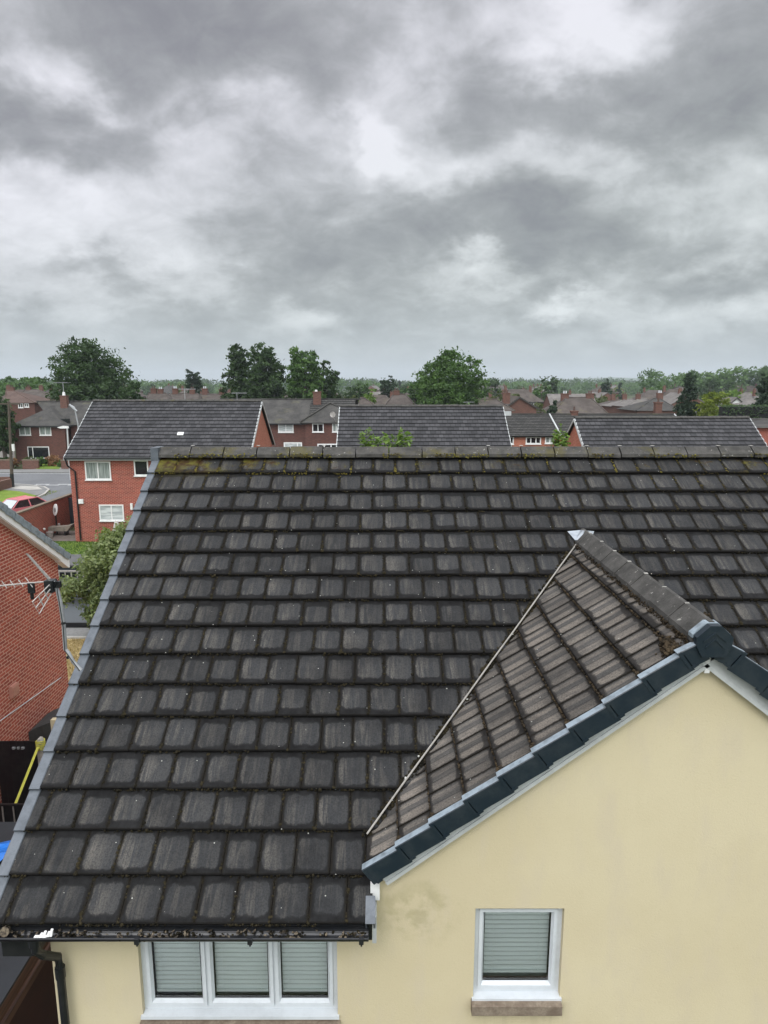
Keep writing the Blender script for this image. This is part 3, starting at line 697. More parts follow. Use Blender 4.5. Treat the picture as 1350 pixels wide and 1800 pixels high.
# windows of the cream house
def upvc(x0, x1, z0, z1, lights, name='window'):
    y0 = WY+.055; y1 = y0+.06; F = .055; SA = .045
    b = MB()
    b.box(x0, x0+F, y0, y1, z0, z1); b.box(x1-F, x1, y0, y1, z0, z1)
    b.box(x0+F, x1-F, y0, y1, z0, z0+F); b.box(x0+F, x1-F, y0, y1, z1-F, z1)
    n = len(lights); tot = sum(lights); xx = x0+F; inner = x1-x0-2*F-(n-1)*F*.8
    cells = []
    for k, l_ in enumerate(lights):
        wd = inner*l_/tot; cells.append((xx, xx+wd)); xx += wd
        if k < n-1: b.box(xx, xx+F*.8, y0, y1, z0+F, z1-F); xx += F*.8
    b.box(x0-.012, x1+.012, WY-.022, y0+.01, z0-.032, z0-.002)
    fr = b.build(name, M['upvc'], house)
    for (a, c) in cells:
        s = MB(); ya = y0-.014; yb = y0+.02; z2, z3 = z0+F*.75, z1-F*.75; a2, c2 = a-F*.25, c+F*.25
        # mitred, chamfered sash
        for (A, B2, C2, D2) in (((a2,z2),(c2,z2),(c2-SA,z2+SA),(a2+SA,z2+SA)), ((c2,z2),(c2,z3),(c2-SA,z3-SA),(c2-SA,z2+SA)),
                                ((c2,z3),(a2,z3),(a2+SA,z3-SA),(c2-SA,z3-SA)), ((a2,z3),(a2,z2),(a2+SA,z2+SA),(a2+SA,z3-SA))):
            mA = tuple(A[i]+(D2[i]-A[i])*.62 for i in (0,1)); mB = tuple(B2[i]+(C2[i]-B2[i])*.62 for i in (0,1))
            s.face([(A[0],ya,A[1]),(B2[0],ya,B2[1]),(mB[0],ya,mB[1]),(mA[0],ya,mA[1])])
            s.face([(mA[0],ya,mA[1]),(mB[0],ya,mB[1]),(C2[0],yb,C2[1]),(D2[0],yb,D2[1])])
            s.face([(A[0],ya,A[1]),(A[0],y0+.001,A[1]),(B2[0],y0+.001,B2[1]),(B2[0],ya,B2[1])])
        s.build('sash', M['upvc'], fr)
        gl = MB(); gl.face([(a2+SA,yb+.004,z2+SA),(c2-SA,yb+.004,z2+SA),(c2-SA,yb+.004,z3-SA),(a2+SA,yb+.004,z3-SA)])
        gl.build('pane', M['glass'], fr)
        sp = MB(); q = .007; X0, X1, Z0, Z1 = a2+SA, c2-SA, z2+SA, z3-SA
        for bx_ in ((X0,X0+q,Z0,Z1),(X1-q,X1,Z0,Z1),(X0+q,X1-q,Z0,Z0+q*1.6),(X0+q,X1-q,Z1-q,Z1)): sp.box(bx_[0],bx_[1],yb+.006,yb+.030,bx_[2],bx_[3])
        sp.build('gasket', M['black'], fr)
        bl = MB(); zz = Z1+.03; yB = yb+.048
        while zz > Z0+.06:
            pts = [(-.004,-.0165),(-.006,-.008),(-.005,.002),(-.001,.010),(.005,.0165)]
            for (u, v), (u2, v2) in zip(pts[:-1], pts[1:]):
                bl.face([(X0-.01,yB+u,zz+v*1.02),(X1+.01,yB+u,zz+v*1.02),(X1+.01,yB+u2,zz+v2*1.02),(X0-.01,yB+u2,zz+v2*1.02)])
            zz -= .0445
        bl.box(X0-.01, X1+.01, yB-.02, yB+.02, zz+.008, zz+.030)
        for fx in (.15, .85):
            xx2 = X0+(X1-X0)*fx; bl.box(xx2-.0012, xx2+.0012, yB-.026, yB-.0245, zz+.02, Z1)
        bl.build('blind', M['blind'], fr)
        # room lining behind the blind, coloured dark for the unlit room, with the inner sill
        rm = MB(); rm.face([(X0-.06,yB+.30,Z0-.1),(X1+.06,yB+.30,Z0-.1),(X1+.06,yB+.30,Z1+.1),(X0-.06,yB+.30,Z1+.1)])
        rm.box(X0-.05, X1+.05, yb+.035, yB+.10, Z0-.03, Z0-.012, 1)
        rm.build('room_lining', [mat('dim_room', (.07,.085,.085), .9), M['upvc']], fr)
    return fr
upvc(W1[0], W1[1], W1[2]+.03, W1[3], [1, 1.12, .98])
wn2 = upvc(W2[0], W2[1], W2[2]+.03, W2[3], [1])
b = MB(); sx0, sx1 = P(829,1775,WY-.05).x, P(987,1775,WY-.05).x; sz = P(905,1762,WY-.03).z
b.prism([(0,.0),(0,-.085),(.012,-.100),(.16,-.100),(.16,.018)], (sx0, WY-.075, sz), (0,1,0), (0,0,1), (sx1-sx0,0,0)); b.build('stone_sill', M['stone'], house)
b = MB(); b.prism([(0,.0),(0,-.065),(.012,-.078),(.16,-.078),(.16,.018)], (W1[0]-.02, WY-.075, W1[2]-.035), (0,1,0), (0,0,1), (W1[1]-W1[0]+.04,0,0)); b.build('stone_sill', M['stone'], house)

# ---- front gable roof
Ug = Vector((cos(GP), 0, sin(GP))); Ng = Vector((-sin(GP), 0, cos(GP)))
GL = hypot(ga.x-gb.x, ga.z-gb.z); NG = 10; GG = GL/ (NG-.25)
backY = EY+(ga.z-EZ)/tan(PT)+.25
def gskip(u, s):       # u runs along +Y from the verge; hide tiles deep under the main roof
    x = gb.x+s*cos(GP); return gz(x)+.10 < main_z(GY+.08+u)-.25
b = MB(); Og = Vector((gb.x, GY+.08, gb.z))
def gtiles(b, mirror):
    O2 = Og if not mirror else Vector((2*ga.x-gb.x, GY+.08, gb.z)); S2 = Ug if not mirror else Vector((-cos(GP),0,sin(GP)))
    tiles(b, O2, (0,1,0), S2, NG, GG, TW, 0, backY-GY, gskip, h0=.050, stagger=True, s_max=GL-.01, jit=.003,
          skip_=None) if False else tiles(b, O2, (0,1,0), S2, NG, GG, TW, 0, backY-GY, (lambda u, s: gskip(u, s)), s_max=GL-.01, jit=.0035, h0=.056, thick=.034)
gtiles(b, False); gtiles(b, True)
b.build('gable_roof', M['tile_gable'], house)
b = MB()
for sgn in (0, 1):
    O2 = Vector((gb.x if not sgn else 2*ga.x-gb.x, GY+.06, gb.z)); S2 = Ug if not sgn else Vector((-cos(GP),0,sin(GP)))
    n2 = Ng if not sgn else Vector((sin(GP),0,cos(GP)))
    # triangle-shaped underlay up to the valley
    f0 = O2-n2*.0; yv = EY+(gb.z-EZ)/tan(PT); ya = EY+(ga.z-EZ)/tan(PT)
    A = Vector((O2.x, GY+.06, gb.z)); B2 = Vector((ga.x, GY+.06, ga.z)); C2 = Vector((ga.x, ya+.02, ga.z)); D2 = Vector((O2.x, yv+.02, gb.z))
    b.face([q+n2*-.004 for q in (A, B2, C2, D2)])
b.build('gable_underlay', M['gap'], house)
gr0 = Vector((ga.x, GY+.03, ga.z))
b = MB(); yv = GY+.03; rr_ = random.Random(5)
ya = EY+(ga.z+.03-EZ)/tan(PT)+.05
while yv < ya:
    L = min(.44, ya-yv+.05); dz = rr_.uniform(-.006,.006)
    angle_ridge(b, Vector((ga.x+rr_.uniform(-.004,.004), yv, ga.z+.070+dz)), (0,1,rr_.uniform(-.010,.010)), L-.016, (1,0,0), .138, .058, .058, .045)
    yv += .44
b.build('gable_ridge_tiles', M['ridge'], house)
yv = GY+.03
while yv < ya: yv += .44; b = MB(); b.box(ga.x-.012, ga.x+.022, yv-.014, yv+.014, ga.z+.129, ga.z+.133); b.build('ridge_clip', M['pale'], house)
# gable verge caps
for sgn in (0, 1):
    S2 = Ug if not sgn else Vector((-cos(GP),0,sin(GP))); n2 = Ng if not sgn else Vector((sin(GP),0,cos(GP)))
    O2 = Vector((gb.x if not sgn else 2*ga.x-gb.x, GY-.025, gb.z))
    for i in range(NG):
        s0 = i*GG-.02; L = GG+.035 if i < NG-1 else GL-s0-.10
        if L < .05: continue
        b = MB(); base = O2+S2*s0+n2*.078; tilt = S2*L-n2*.030
        A = Vector((0,1,0))
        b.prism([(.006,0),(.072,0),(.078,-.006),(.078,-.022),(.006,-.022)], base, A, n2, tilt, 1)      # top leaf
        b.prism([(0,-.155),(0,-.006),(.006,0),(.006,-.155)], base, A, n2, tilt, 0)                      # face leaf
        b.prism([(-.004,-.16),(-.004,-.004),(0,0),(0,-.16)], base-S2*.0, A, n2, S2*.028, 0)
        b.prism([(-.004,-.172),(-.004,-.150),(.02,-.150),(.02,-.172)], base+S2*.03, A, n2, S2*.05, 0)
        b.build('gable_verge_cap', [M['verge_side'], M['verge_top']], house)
b = MB(); c = Vector((ga.x, GY-.045, ga.z+.060))
pent = [(-.128,-.110),(-.136,-.030),(-.040,.060),(.040,.060),(.136,-.030),(.128,-.110),(.085,-.185),(-.085,-.185)]
b.prism(pent, c, (1,0,0), (0,0,1), (0,.06,0), 0)
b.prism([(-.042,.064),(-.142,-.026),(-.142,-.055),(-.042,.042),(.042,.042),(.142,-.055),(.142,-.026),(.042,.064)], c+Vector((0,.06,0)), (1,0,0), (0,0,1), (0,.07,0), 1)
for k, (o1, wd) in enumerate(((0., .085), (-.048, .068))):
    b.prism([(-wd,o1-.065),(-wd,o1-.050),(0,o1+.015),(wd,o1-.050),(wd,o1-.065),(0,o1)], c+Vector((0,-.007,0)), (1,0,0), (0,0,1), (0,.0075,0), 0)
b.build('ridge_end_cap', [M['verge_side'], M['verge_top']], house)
b = MB()
for sgn in (0, 1):
    S2 = Ug if not sgn else Vector((-cos(GP),0,sin(GP))); n2 = Ng if not sgn else Vector((sin(GP),0,cos(GP)))
    O2 = Vector((gb.x if not sgn else 2*ga.x-gb.x, WY-.052, gb.z))
    b.obox(O2-n2*.190+S2*.03, S2*(GL-.03+.0), (0,.045+.004*sgn,0), n2*.190)
    b.obox(O2-n2*.196+S2*.03+Vector((0,-.010,0)), S2*(GL-.03), (0,.012,0), n2*.030)
b.build('gable_bargeboard', M['barge'], house)
b = MB(); b.box(ga.x-.016, ga.x+.022, WY-.062, WY-.04, ga.z-.285, ga.z-.06)
b.build('bargeboard_joint', M['white'], house); b = MB(); b.box(RX-.02, RX+.055, WY-.066, WY-.002, gb.z-.27, gb.z-.12)
b.build('bargeboard_joint', M['white'], house)
# valley trim, left of the gable roof, and lead saddle at its head
def onmain(px, py, h=0.):
    # ray / main slope
    d = P(px, py, 1.) - Vector((0,0,H)); n2 = n_; o1 = O_+n2*h
    k = (o1-Vector((0,0,H))).dot(n2)/d.dot(n2); return Vector((0,0,H))+d*k
va, vb = onmain(645, 1466, .07), onmain(1019, 948, .07)
b = MB(); pts = [va+(vb-va)*k/8 + Vector((0,0,.004*sin(k*2.1))) for k in range(9)]
b.tube(pts, .0085, 6)
b.build('valley_trim', M['grp'], house)
b = MB(); c = onmain(1022, 940, .075); ex = Vector((1,0,0))
b.face([c-ex*.16+S_*.06, c-ex*.10-S_*.10+n_*.012, c+n_*.05-S_*.13, c+n_*.075+S_*.0, c+S_*.07+n_*.01])
b.face([c+S_*.07+n_*.01, c+n_*.075, c+n_*.05-S_*.13, c+ex*.11-S_*.06+n_*.012, c+ex*.17+S_*.06])
b.build('lead_saddle', M['lead'], house)

# ---- moss, as soft lumps on laps, joints and the valley
rr_ = random.Random(21)
b = MB()
for i in range(NC):
    s0 = i*GA; u = VX
    while u < 6.6:
        u += rr_.expovariate(62)
        if mnoise.noise(Vector((u*1.7, i*3.3, 0))) < -.12: continue
        y = EY+s0*cos(PT)
        if gz(u) > main_z(y)+.03 and u > RX-.02 and u < 2*ga.x-RX: continue
        if u > RX and y < WY+.3: continue
        r = rr_.uniform(.005, .0125)*(1.5 if rr_.random() < .12 else 1)
        b.blob(O_+Vector((u,0,0))+S_*(s0-.004-rr_.random()*.008)+n_*(.020+rr_.random()*.034), r, n_, .8, 0)
for i in range(NC):
    k = -12; off = TW/2 if i % 2 else 0
    for k in range(-12, 24):
        u = k*TW+off
        if u < VX+.03 or u > 6.5: continue
        dens = .75+mnoise.noise(Vector((u*.9, i*1.3, 4)))*1.5
        if dens < .1: continue
        for q in range(int(20*dens)):
            s = i*GA+rr_.random()**1.1*GA*.95
            y = EY+s*cos(PT)
            if gz(u) > main_z(y)+.03 and u > RX-.02 and u < 2*ga.x-RX: continue
            if u > RX and y < WY+.3: continue
            fr = (s-i*GA)/GA; big_ = 1.35 if fr < .3 else 1.
            if s > RL-.08: continue
            b.blob(O_+Vector((u+rr_.gauss(0,.006),0,0))+S_*s+n_*(.059-.048*fr*GA/(GA+.06)), rr_.uniform(.005,.0135)*big_*(1.5 if rr_.random() < .1 else 1), n_, .55, 0)
ms = b.build('roof_moss', M['moss'], house, smooth=True); ms['kind'] = 'stuff'
b = MB()
for k in range(1500):      # green cushions along the ridge and top course
    u = VX+.05+rr_.random()**1.25*9.2 if k % 3 else VX+.05+abs(rr_.gauss(0, .8))
    if mnoise.noise(Vector((u*2.2, 9, 0))) < .02: continue
    s = RL-.42+rr_.random()**.8*.33
    if u > 6.5: continue
    b.blob(O_+Vector((u,0,0))+S_*s+n_*(.045-.038*((s-(NC-2)*GA) % GA)/GA), rr_.uniform(.006,.018), n_, .5)
for k in range(700):
    u = rr_.uniform(VX+.05, 6.5)
    if mnoise.noise(Vector((u*1.4, 2, 7))) < -.02: continue
    b.blob(Vector((u, ry-.16+rr_.uniform(-.012,.005), rz+.025+rr_.uniform(-.03,.03))), rr_.uniform(.006,.016), (0,-.5,1), .7)
ms = b.build('ridge_moss', M['moss_green'], house, smooth=True); ms['kind'] = 'stuff'
b = MB()
for i in range(1, NG):     # brown moss along the gable courses
    s0 = i*GG; x = gb.x+s0*cos(GP); yend = EY+(gz(x)-EZ)/tan(PT)-GY-.08
    u = 0
    while u < yend:
        u += rr_.expovariate(125)
        r = rr_.uniform(.006,.0155)
        b.blob(Og+Vector((0,u,0))+Ug*(s0-.004-rr_.random()*.010)+Ng*(.014+rr_.random()*.034), r, Ng, .8)
for k in range(170):       # big clumps near the top of the verge
    s = GG*9-.02+rr_.gauss(0,.03); u = abs(rr_.gauss(.02,.10)); b.blob(Og+Vector((0,u,0))+Ug*s+Ng*(.045+rr_.random()*.03), rr_.uniform(.008,.02), Ng, .8)
for k in range(130):
    s = GG*9+.08+rr_.random()*.30; b.blob(Og+Vector((0,TW*.5+rr_.gauss(.0,.012)+.02,0))+Ug*s+Ng*(.045), rr_.uniform(.007,.018), Ng, .7)
for k in range(420):
    u = rr_.random()**1.6*3.6; b.blob(Vector((ga.x-.155+rr_.uniform(-.006,.01), GY+.08+u, ga.z-.035+rr_.uniform(-.03,.02))), rr_.uniform(.005,.013), (-1,0,.6), .7)
for k in range(300):       # along the foot, by the verge
    i = rr_.randint(1, 9); b.blob(Og+Vector((0,rr_.uniform(-.02,.05),0))+Ug*(i*GG+rr_.gauss(0,.012))+Ng*.05, rr_.uniform(.006,.014), Ng, .8)
ms = b.build('gable_moss', M['moss_brown'], house, smooth=True); ms['kind'] = 'stuff'
b = MB()
for k in range(1500):
    f = rr_.random(); p_ = va+(vb-va)*f; lump = .5+mnoise.noise(Vector((f*9, 1, 2)))
    side = rr_.uniform(-.05,.012) if rr_.random() > .45 else rr_.uniform(.0,.05)
    p_ = p_+Vector((side, 0, 0))-n_*rr_.uniform(.018,.045)
    b.blob(p_, rr_.uniform(.006,.017)*(1+lump*.6), n_, .8, 1 if rr_.random() < .012 else 0)
ms = b.build('valley_moss', [M['moss'], M['speck']], house, smooth=True); ms['kind'] = 'stuff'

# ------------------------------------------------------------------ generic helpers for background houses
def wall_box(b, x0, x1, y0, y1, z0, z1, gable=None, pitch=0.):
    """four walls; gable 'x' = gable ends face +-x (ridge along x), 'y' = gable ends face +-y"""
    b.face([(x0,y0,z0),(x1,y0,z0),(x1,y0,z1),(x0,y0,z1)]) if gable != 'y' else b.face([(x0,y0,z0),(x1,y0,z0),(x1,y0,z1),((x0+x1)/2,y0,z1+(x1-x0)/2*tan(pitch)),(x0,y0,z1)])
    b.face([(x1,y1,z0),(x0,y1,z0),(x0,y1,z1),(x1,y1,z1)]) if gable != 'y' else b.face([(x1,y1,z0),(x0,y1,z0),(x0,y1,z1),((x0+x1)/2,y1,z1+(x1-x0)/2*tan(pitch)),(x1,y1,z1)])
    yc = (y0+y1)/2; zr = z1+(y1-y0)/2*tan(pitch)
    for x, s in ((x0, -1), (x1, 1)):
        pts = [(x,y0,z0),(x,y1,z0),(x,y1,z1)]+([(x,yc,zr)] if gable == 'x' else [])+[(x,y0,z1)]
        b.face(pts if s > 0 else pts[::-1])
def window(parent, x0, x1, z0, z1, y, n=2, pane='pane_net', sill=True, f=.07, sub=True, fr='white', face='y', splits=None):
    """window proud of a wall; face 'y': wall plane y=const facing -Y; face 'x': wall plane x=const facing +X (x0,x1 are then y values)"""
    m = MB(); g_ = MB()
    def bx(mb, a, c, z0_, z1_, d0, d1):
        if face == 'y': mb.box(a, c, y-d1, y-d0, z0_, z1_)
        else: mb.box(y+d0, y+d1, a, c, z0_, z1_)
    bx(m, x0, x0+f, z0, z1, -.02, .045); bx(m, x1-f, x1, z0, z1, -.02, .045)
    bx(m, x0+f, x1-f, z0, z0+f, -.02, .045); bx(m, x0+f, x1-f, z1-f, z1, -.02, .045)
    fr_ = splits or [k/n for k in range(1, n)]
    for q in fr_:
        xx = x0+(x1-x0)*q; bx(m, xx-f*.45, xx+f*.45, z0+f, z1-f, -.02, .040)
    if sill: bx(m, x0-.04, x1+.04, z0-.06, z0-.003, -.02, .09)
    wnd = m.build('window', M[fr], parent)
    bx(g_, x0+f*.7, x1-f*.7, z0+f*.7, z1-f*.7, -.015, .012)
    if sub: ORG[wnd] = ORG[parent] if parent in ORG else Vector((0,0,0)); g_.build('pane', M[pane], wnd)
    else: g_.build('pane', M[pane], parent)
    return wnd
def chimney(parent, x, y, z0, z1, w_=.75, d_=.45, m='brick_brown', pots=2, name='chimney'):
    b = MB(); b.box(x-w_/2, x+w_/2, y-d_/2, y+d_/2, z0, z1); b.box(x-w_/2-.05, x+w_/2+.05, y-d_/2-.05, y+d_/2+.05, z1, z1+.12)
    c = b.build(name, M[m], parent); p_ = MB()
    for k in range(pots):
        xx = x+(k-(pots-1)/2)*.32; p_.tube([(xx,y,z1+.12),(xx,y,z1+.50)], [.11,.09], 8)
    if pots: ORG[c] = ORG[parent]; p_.build('chimney_pot', M['roof_red'] if random.random() < .7 else M['upvc'], c)
    return c
def slab(b, pts, t=.10, mi=0):
    n = len(pts); pts = [Vector(q) for q in pts]; nn = (pts[1]-pts[0]).cross(pts[2]-pts[0]).normalized()
    if nn.z < 0: nn = -nn
    b.face(pts, mi); lo = [q-nn*t for q in pts]; b.face(lo[::-1], mi)
    for i in range(n): j = (i+1) % n; b.face([pts[i], lo[i], lo[j], pts[j]], mi)
def hip_roof(b, x0, x1, y0, y1, z, pitch, o=.35, hipx=True):
    x0 -= o; x1 += o; y0 -= o; y1 += o; z -= o*tan(pitch)*.6
    if hipx:
        hw = (y1-y0)/2; zr = z+hw*tan(pitch); a = (x0+hw, (y0+y1)/2, zr); c = (x1-hw, (y0+y1)/2, zr)
        F = [[(x0,y0,z),(x1,y0,z),c,a], [(x1,y1,z),(x0,y1,z),a,c], [(x0,y1,z),(x0,y0,z),a], [(x1,y0,z),(x1,y1,z),c]]
        if x1-x0 < 2*hw+.05: pass
    else:
        hw = (x1-x0)/2; zr = z+hw*tan(pitch); a = ((x0+x1)/2, y0+hw, zr); c = ((x0+x1)/2, y1-hw, zr)
        F = [[(x0,y1,z),(x0,y0,z),a,c], [(x1,y0,z),(x1,y1,z),c,a], [(x0,y0,z),(x1,y0,z),a], [(x1,y1,z),(x0,y1,z),c]]
    for q in F: b.face(q)
    b.face([(x0,y0,z-.01),(x0,y1,z-.01),(x1,y1,z-.01),(x1,y0,z-.01)])
    # fascia
    for q in (((x0,y0),(x1,y0)),((x1,y0),(x1,y1)),((x1,y1),(x0,y1)),((x0,y1),(x0,y0))):
        (ax, ay), (cx, cy) = q; b.face([(ax,ay,z-.16),(cx,cy,z-.16),(cx,cy,z),(ax,ay,z)], 1)
    return zr
def gable_roof(b, x0, x1, y0, y1, z, pitch, o=.30, og=.12, axis='x', t=.12):
    if axis == 'x':
        yc = (y0+y1)/2; hw = (y1-y0)/2; zr = z+hw*tan(pitch)+.12; ze = z-o*tan(pitch)+.12
        slab(b, [(x0-og,y0-o,ze),(x1+og,y0-o,ze),(x1+og,yc,zr),(x0-og,yc,zr)], t); slab(b, [(x1+og,y1+o,ze),(x0-og,y1+o,ze),(x0-og,yc,zr),(x1+og,yc,zr)], t)
    else:
        xc = (x0+x1)/2; hw = (x1-x0)/2; zr = z+hw*tan(pitch)+.12; ze = z-o*tan(pitch)+.12
        slab(b, [(x0-o,y1+og,ze),(x0-o,y0-og,ze),(xc,y0-og,zr),(xc,y1+og,zr)], t); slab(b, [(x1+o,y0-og,ze),(x1+o,y1+og,ze),(xc,y1+og,zr),(xc,y0-og,zr)], t)
    return zr
def aerial(loc, h, label, rz=0., group=None, n=7, s=1.):
    b = MB(); x, y, z = loc; b.tube([(x,y,z),(x,y,z+h)], .022*s, 6)
    r = empty('tv_aerial', loc, label, 'aerial', group); b.build('mast', M['galv'], r)
    b = MB(); c, s_ = cos(rz), sin(rz); L = 1.1*s; zz = z+h-.05
    b.tube([(x-c*L*.35,y-s_*L*.35,zz),(x+c*L*.65,y+s_*L*.65,zz)], .016*s, 6); b.build('boom', M['galv'], r)
    b = MB()
    for k in range(n):
        u = (-.33+.96*k/(n-1))*L; l_ = (.30 if k > 1 else .42)*s
        b.tube([(x+c*u+s_*l_,y+s_*u-c*l_,zz),(x+c*u-s_*l_,y+s_*u+c*l_,zz)], .008*s, 4)
    b.build('elements', M['galv'], r); return r

# ------------------------------------------------------------------ three tiled houses behind, parallel to ours
def block(label, name, xl, xr, ye, ze, n, pitch=34., tw=.30, ga_=.345, gcol='brick_orange', wins=(), left_gable=True, matw='brick_block', base=0.):
    p_ = radians(pitch); S2 = Vector((0,cos(p_),sin(p_))); RL2 = n*ga_; yr = ye+RL2*cos(p_); zr = ze+RL2*sin(p_)
    root = empty(name, ((xl+xr)/2, yr, base), label, 'house')
    b = MB(); tiles(b, (0,ye,ze), (1,0,0), S2, n, ga_, tw, xl, xr, jit=.003, s_max=RL2); b.build('roof', M['tile_block'], root)
    b = MB(); slab(b, [(xl+.02,ye+.03,ze-.02),(xr-.02,ye+.03,ze-.02),(xr-.02,yr,zr-.02),(xl+.02,yr,zr-.02)], .05)
    slab(b, [(xr-.0,2*yr-ye,ze+.02),(xl+.0,2*yr-ye,ze+.02),(xl+.0,yr,zr+.02),(xr-.0,yr,zr+.02)], .08)
    b.build('roof_underlay', M['gap'], root)
    b = MB(); x = xl
    while x < xr-.05:
        L = min(.45, xr-x); angle_ridge(b, (x, yr+random.uniform(-.008,.008), zr+.075+random.uniform(-.008,.008)), (1,0,0), L-.012, (0,1,0), .14, .03, .05, .04); x += .45
    b.build('ridge_tiles', M['ridge'], root)
    for xx in (xl-.035, xr+.0):  # light verge ends showing under each course
        b = MB()
        for i in range(n):
            o = Vector((xx, ye, ze))+S2*(i*ga_+.02)+Vector((0,-sin(p_),cos(p_)))*-.03
            b.obox(o, (.035,0,0), S2*(ga_-random.uniform(.09,.13)), Vector((0,-sin(p_),cos(p_)))*.085)
        b.build('verge', M['barge'], root)
    b = MB(); wy = ye+.30; b2y = 2*yr-wy; zw = ze-.06
    wall_box(b, xl+.12, xr-.12, wy, b2y, base, zw)
    ob = b.build('wall', M[matw], root)
    b = MB()
    for x, s in ((xl+.12, -1), (xr-.12, 1)):
        pts = [(x,wy,zw),(x,b2y,zw),(x,yr,zr-.16)]; b.face(pts if s > 0 else pts[::-1]); b.build('gable_wall', M[gcol], root); b = MB()
    b = MB(); b.box(xl, xr, ye+.0, ye+.03, ze-.17, ze+.0); b.box(xl, xr, ye-.09, ye-.005, ze-.09, ze-.01, 1); b.box(xl, xr, ye+.03, wy, ze-.17, ze-.15); b.build('fascia_and_gutter', [M['barge'], M['blackp']], root)
    b = MB()
    for x, s in ((xl-.06, 1), (xr+.06, -1)):    # sloping bargeboards, front and rear
        for sg in (0, 1):
            S3 = S2 if not sg else Vector((0,-cos(p_),sin(p_))); o = Vector((x if s > 0 else x-.03, ye if not sg else 2*yr-ye, ze-.16))
            b = MB(); b.obox(o, (.03,0,0), S3*RL2, (0,0,.13)); b.build('bargeboard', M['barge'], root)
    for w_ in wins: window(root, *w_[:4], wy, *w_[4:])
    return root, wy, yr, zr
def Wp(x0, y0, x1, y1, Y, *a):      # survey a window from its corners
    p0, p1 = P(x0, (y0+y1)/2, Y), P(x1, (y0+y1)/2, Y); return (p0.x, p1.x, P(0, y1, Y).z, P(0, y0, Y).z, *a)
YE = 39.2
xl1 = P(113, 806, YE).x; xr1 = P(462, 705, YE+5).x
b1, wy1, yr1, zr1 = block('brick house with long grey tiled roof, behind the left end of the cream house roof', 'brick_house', xl1, xr1, YE, P(0,806,YE).z+.05, 16,
    wins=[Wp(150,811,195,843,YE+.3,2,'pane_net'), Wp(236,809,261,836,YE+.3,1,'pane_dark'), Wp(175,887,218,915,YE+.3,2,'pane_blind'), Wp(240,886,262,906,YE+.3,1,'pane_dark')])
b = MB(); dpx = P(128, 815, wy1).x
b.tube([(dpx-.25,YE-.05,P(0,806,YE).z-.05),(dpx-.2,YE+.05,4.55),(dpx+.12,wy1-.07,4.2),(dpx+.12,wy1-.07,.1)], .05, 8); b.build('downpipe', M['blackp'], b1)
b = MB(); q = P(143, 881, wy1); b.box(q.x-.14, q.x+.14, wy1-.10, wy1, q.z-.13, q.z+.13); b.build('extractor_vent', M['white'], b1)
b = MB(); q = P(232, 890, wy1); b.box(q.x-.06, q.x+.06, wy1-.12, wy1, q.z-.18, q.z+.18); b.build('wall_lamp', M['white'], b1)
b = MB(); q = P(317, 773, YE+1.6); z_ = (P(0,806,YE).z+.05)+1.6*tan(radians(34)); b.obox((q.x-.18, YE+1.6, z_+.07), (.36,0,0), (0,.22,.15), (0,-.03,.05)); b.build('roof_vent', M['white'], b1)
YE2 = 38.0
za = P(740, 719, YE2+5).z
xl2 = P(597, 721, YE2+3.5).x; xr2 = P(886, 718, YE2+3.5).x
b2, wy2, yr2, zr2 = block('middle grey tiled house behind our roof ridge, its whole roof between two white verges', 'tiled_house', xl2, xr2, YE2, 5.15, 14, wins=[])
xl3 = P(1010, 733, 38.5).x; xr3 = P(1317, 730, 38.5).x
b3, wy3, yr3, zr3 = block('right hand grey tiled house with small orange brick gable, behind our roof ridge', 'tiled_house', xl3, xr3, 34.5, 4.62, 14, wins=[])

# ------------------------------------------------------------------ houses across the road
def simple_house(name, label, x0, x1, y0, y1, eave, pitch, roof, wallm, wins, axis='x', hip=True, group=None, base=0., cat='house', o=.35):
    root = empty(name, ((x0+x1)/2, (y0+y1)/2, base), label, cat, group)
    b = MB(); wall_box(b, x0, x1, y0, y1, base, eave, None if hip else axis, radians(pitch)); b.build('wall', M[wallm], root)
    b = MB()
    zr = hip_roof(b, x0, x1, y0, y1, eave+.1, radians(pitch), o, axis == 'x') if hip else gable_roof(b, x0, x1, y0, y1, eave, radians(pitch), o, .12, axis)
    b.build('roof', [M[roof], M['blackp']], root)
    for w_ in wins: window(root, *w_[:4], y0, *w_[4:])
    return root, zr
# brown semi on the left, hipped projecting wing
Yb = 80.
hx0, hx1 = P(23, 750, Yb).x, P(113, 750, Yb).x
hb, _ = simple_house('brown_brick_house', 'dark brown brick house with hipped mossy roof beside the road, at left', hx0, hx1, Yb, Yb+8, P(0,748,Yb).z, 31, 'roof_dark', 'brick_brown',
    [Wp(34,749.5,54,765,Yb,2,'pane_net'), Wp(69.5,749.5,90,765,Yb,2,'pane_net'), Wp(49,785,87,806,Yb,2,'pane_dark',True,.09,True,'white','y',[.24])], axis='y')
b = MB(); wall_box(b, hx1-.02, hx1+16, Yb+1.6, Yb+9, 0, P(0,745,Yb+1.6).z); b.build('side_wing', M['brick_brown'], hb)
b = MB(); z1_ = P(0,745,Yb+1.6).z; x_a, x_b = P(64,706,Yb+5.2).x, hx1+16.5
ze_ = z1_-.1; zr_ = P(0,706,Yb+5.3).z
slab(b, [(hx1-1.8,Yb+1.2,ze_),(x_b,Yb+1.2,ze_),(x_b,Yb+5.3,zr_),(x_a,Yb+5.3,zr_)], .12); slab(b, [(x_b,Yb+9.4,ze_),(x_a,Yb+9.4,ze_),(x_a,Yb+5.3,zr_),(x_b,Yb+5.3,zr_)], .12)
b.box(x_a, x_b, Yb+5.18, Yb+5.42, zr_-.03, zr_+.12, 1)
b.build('wing_roof', [M['roof_dark'], M['ridge']], hb)
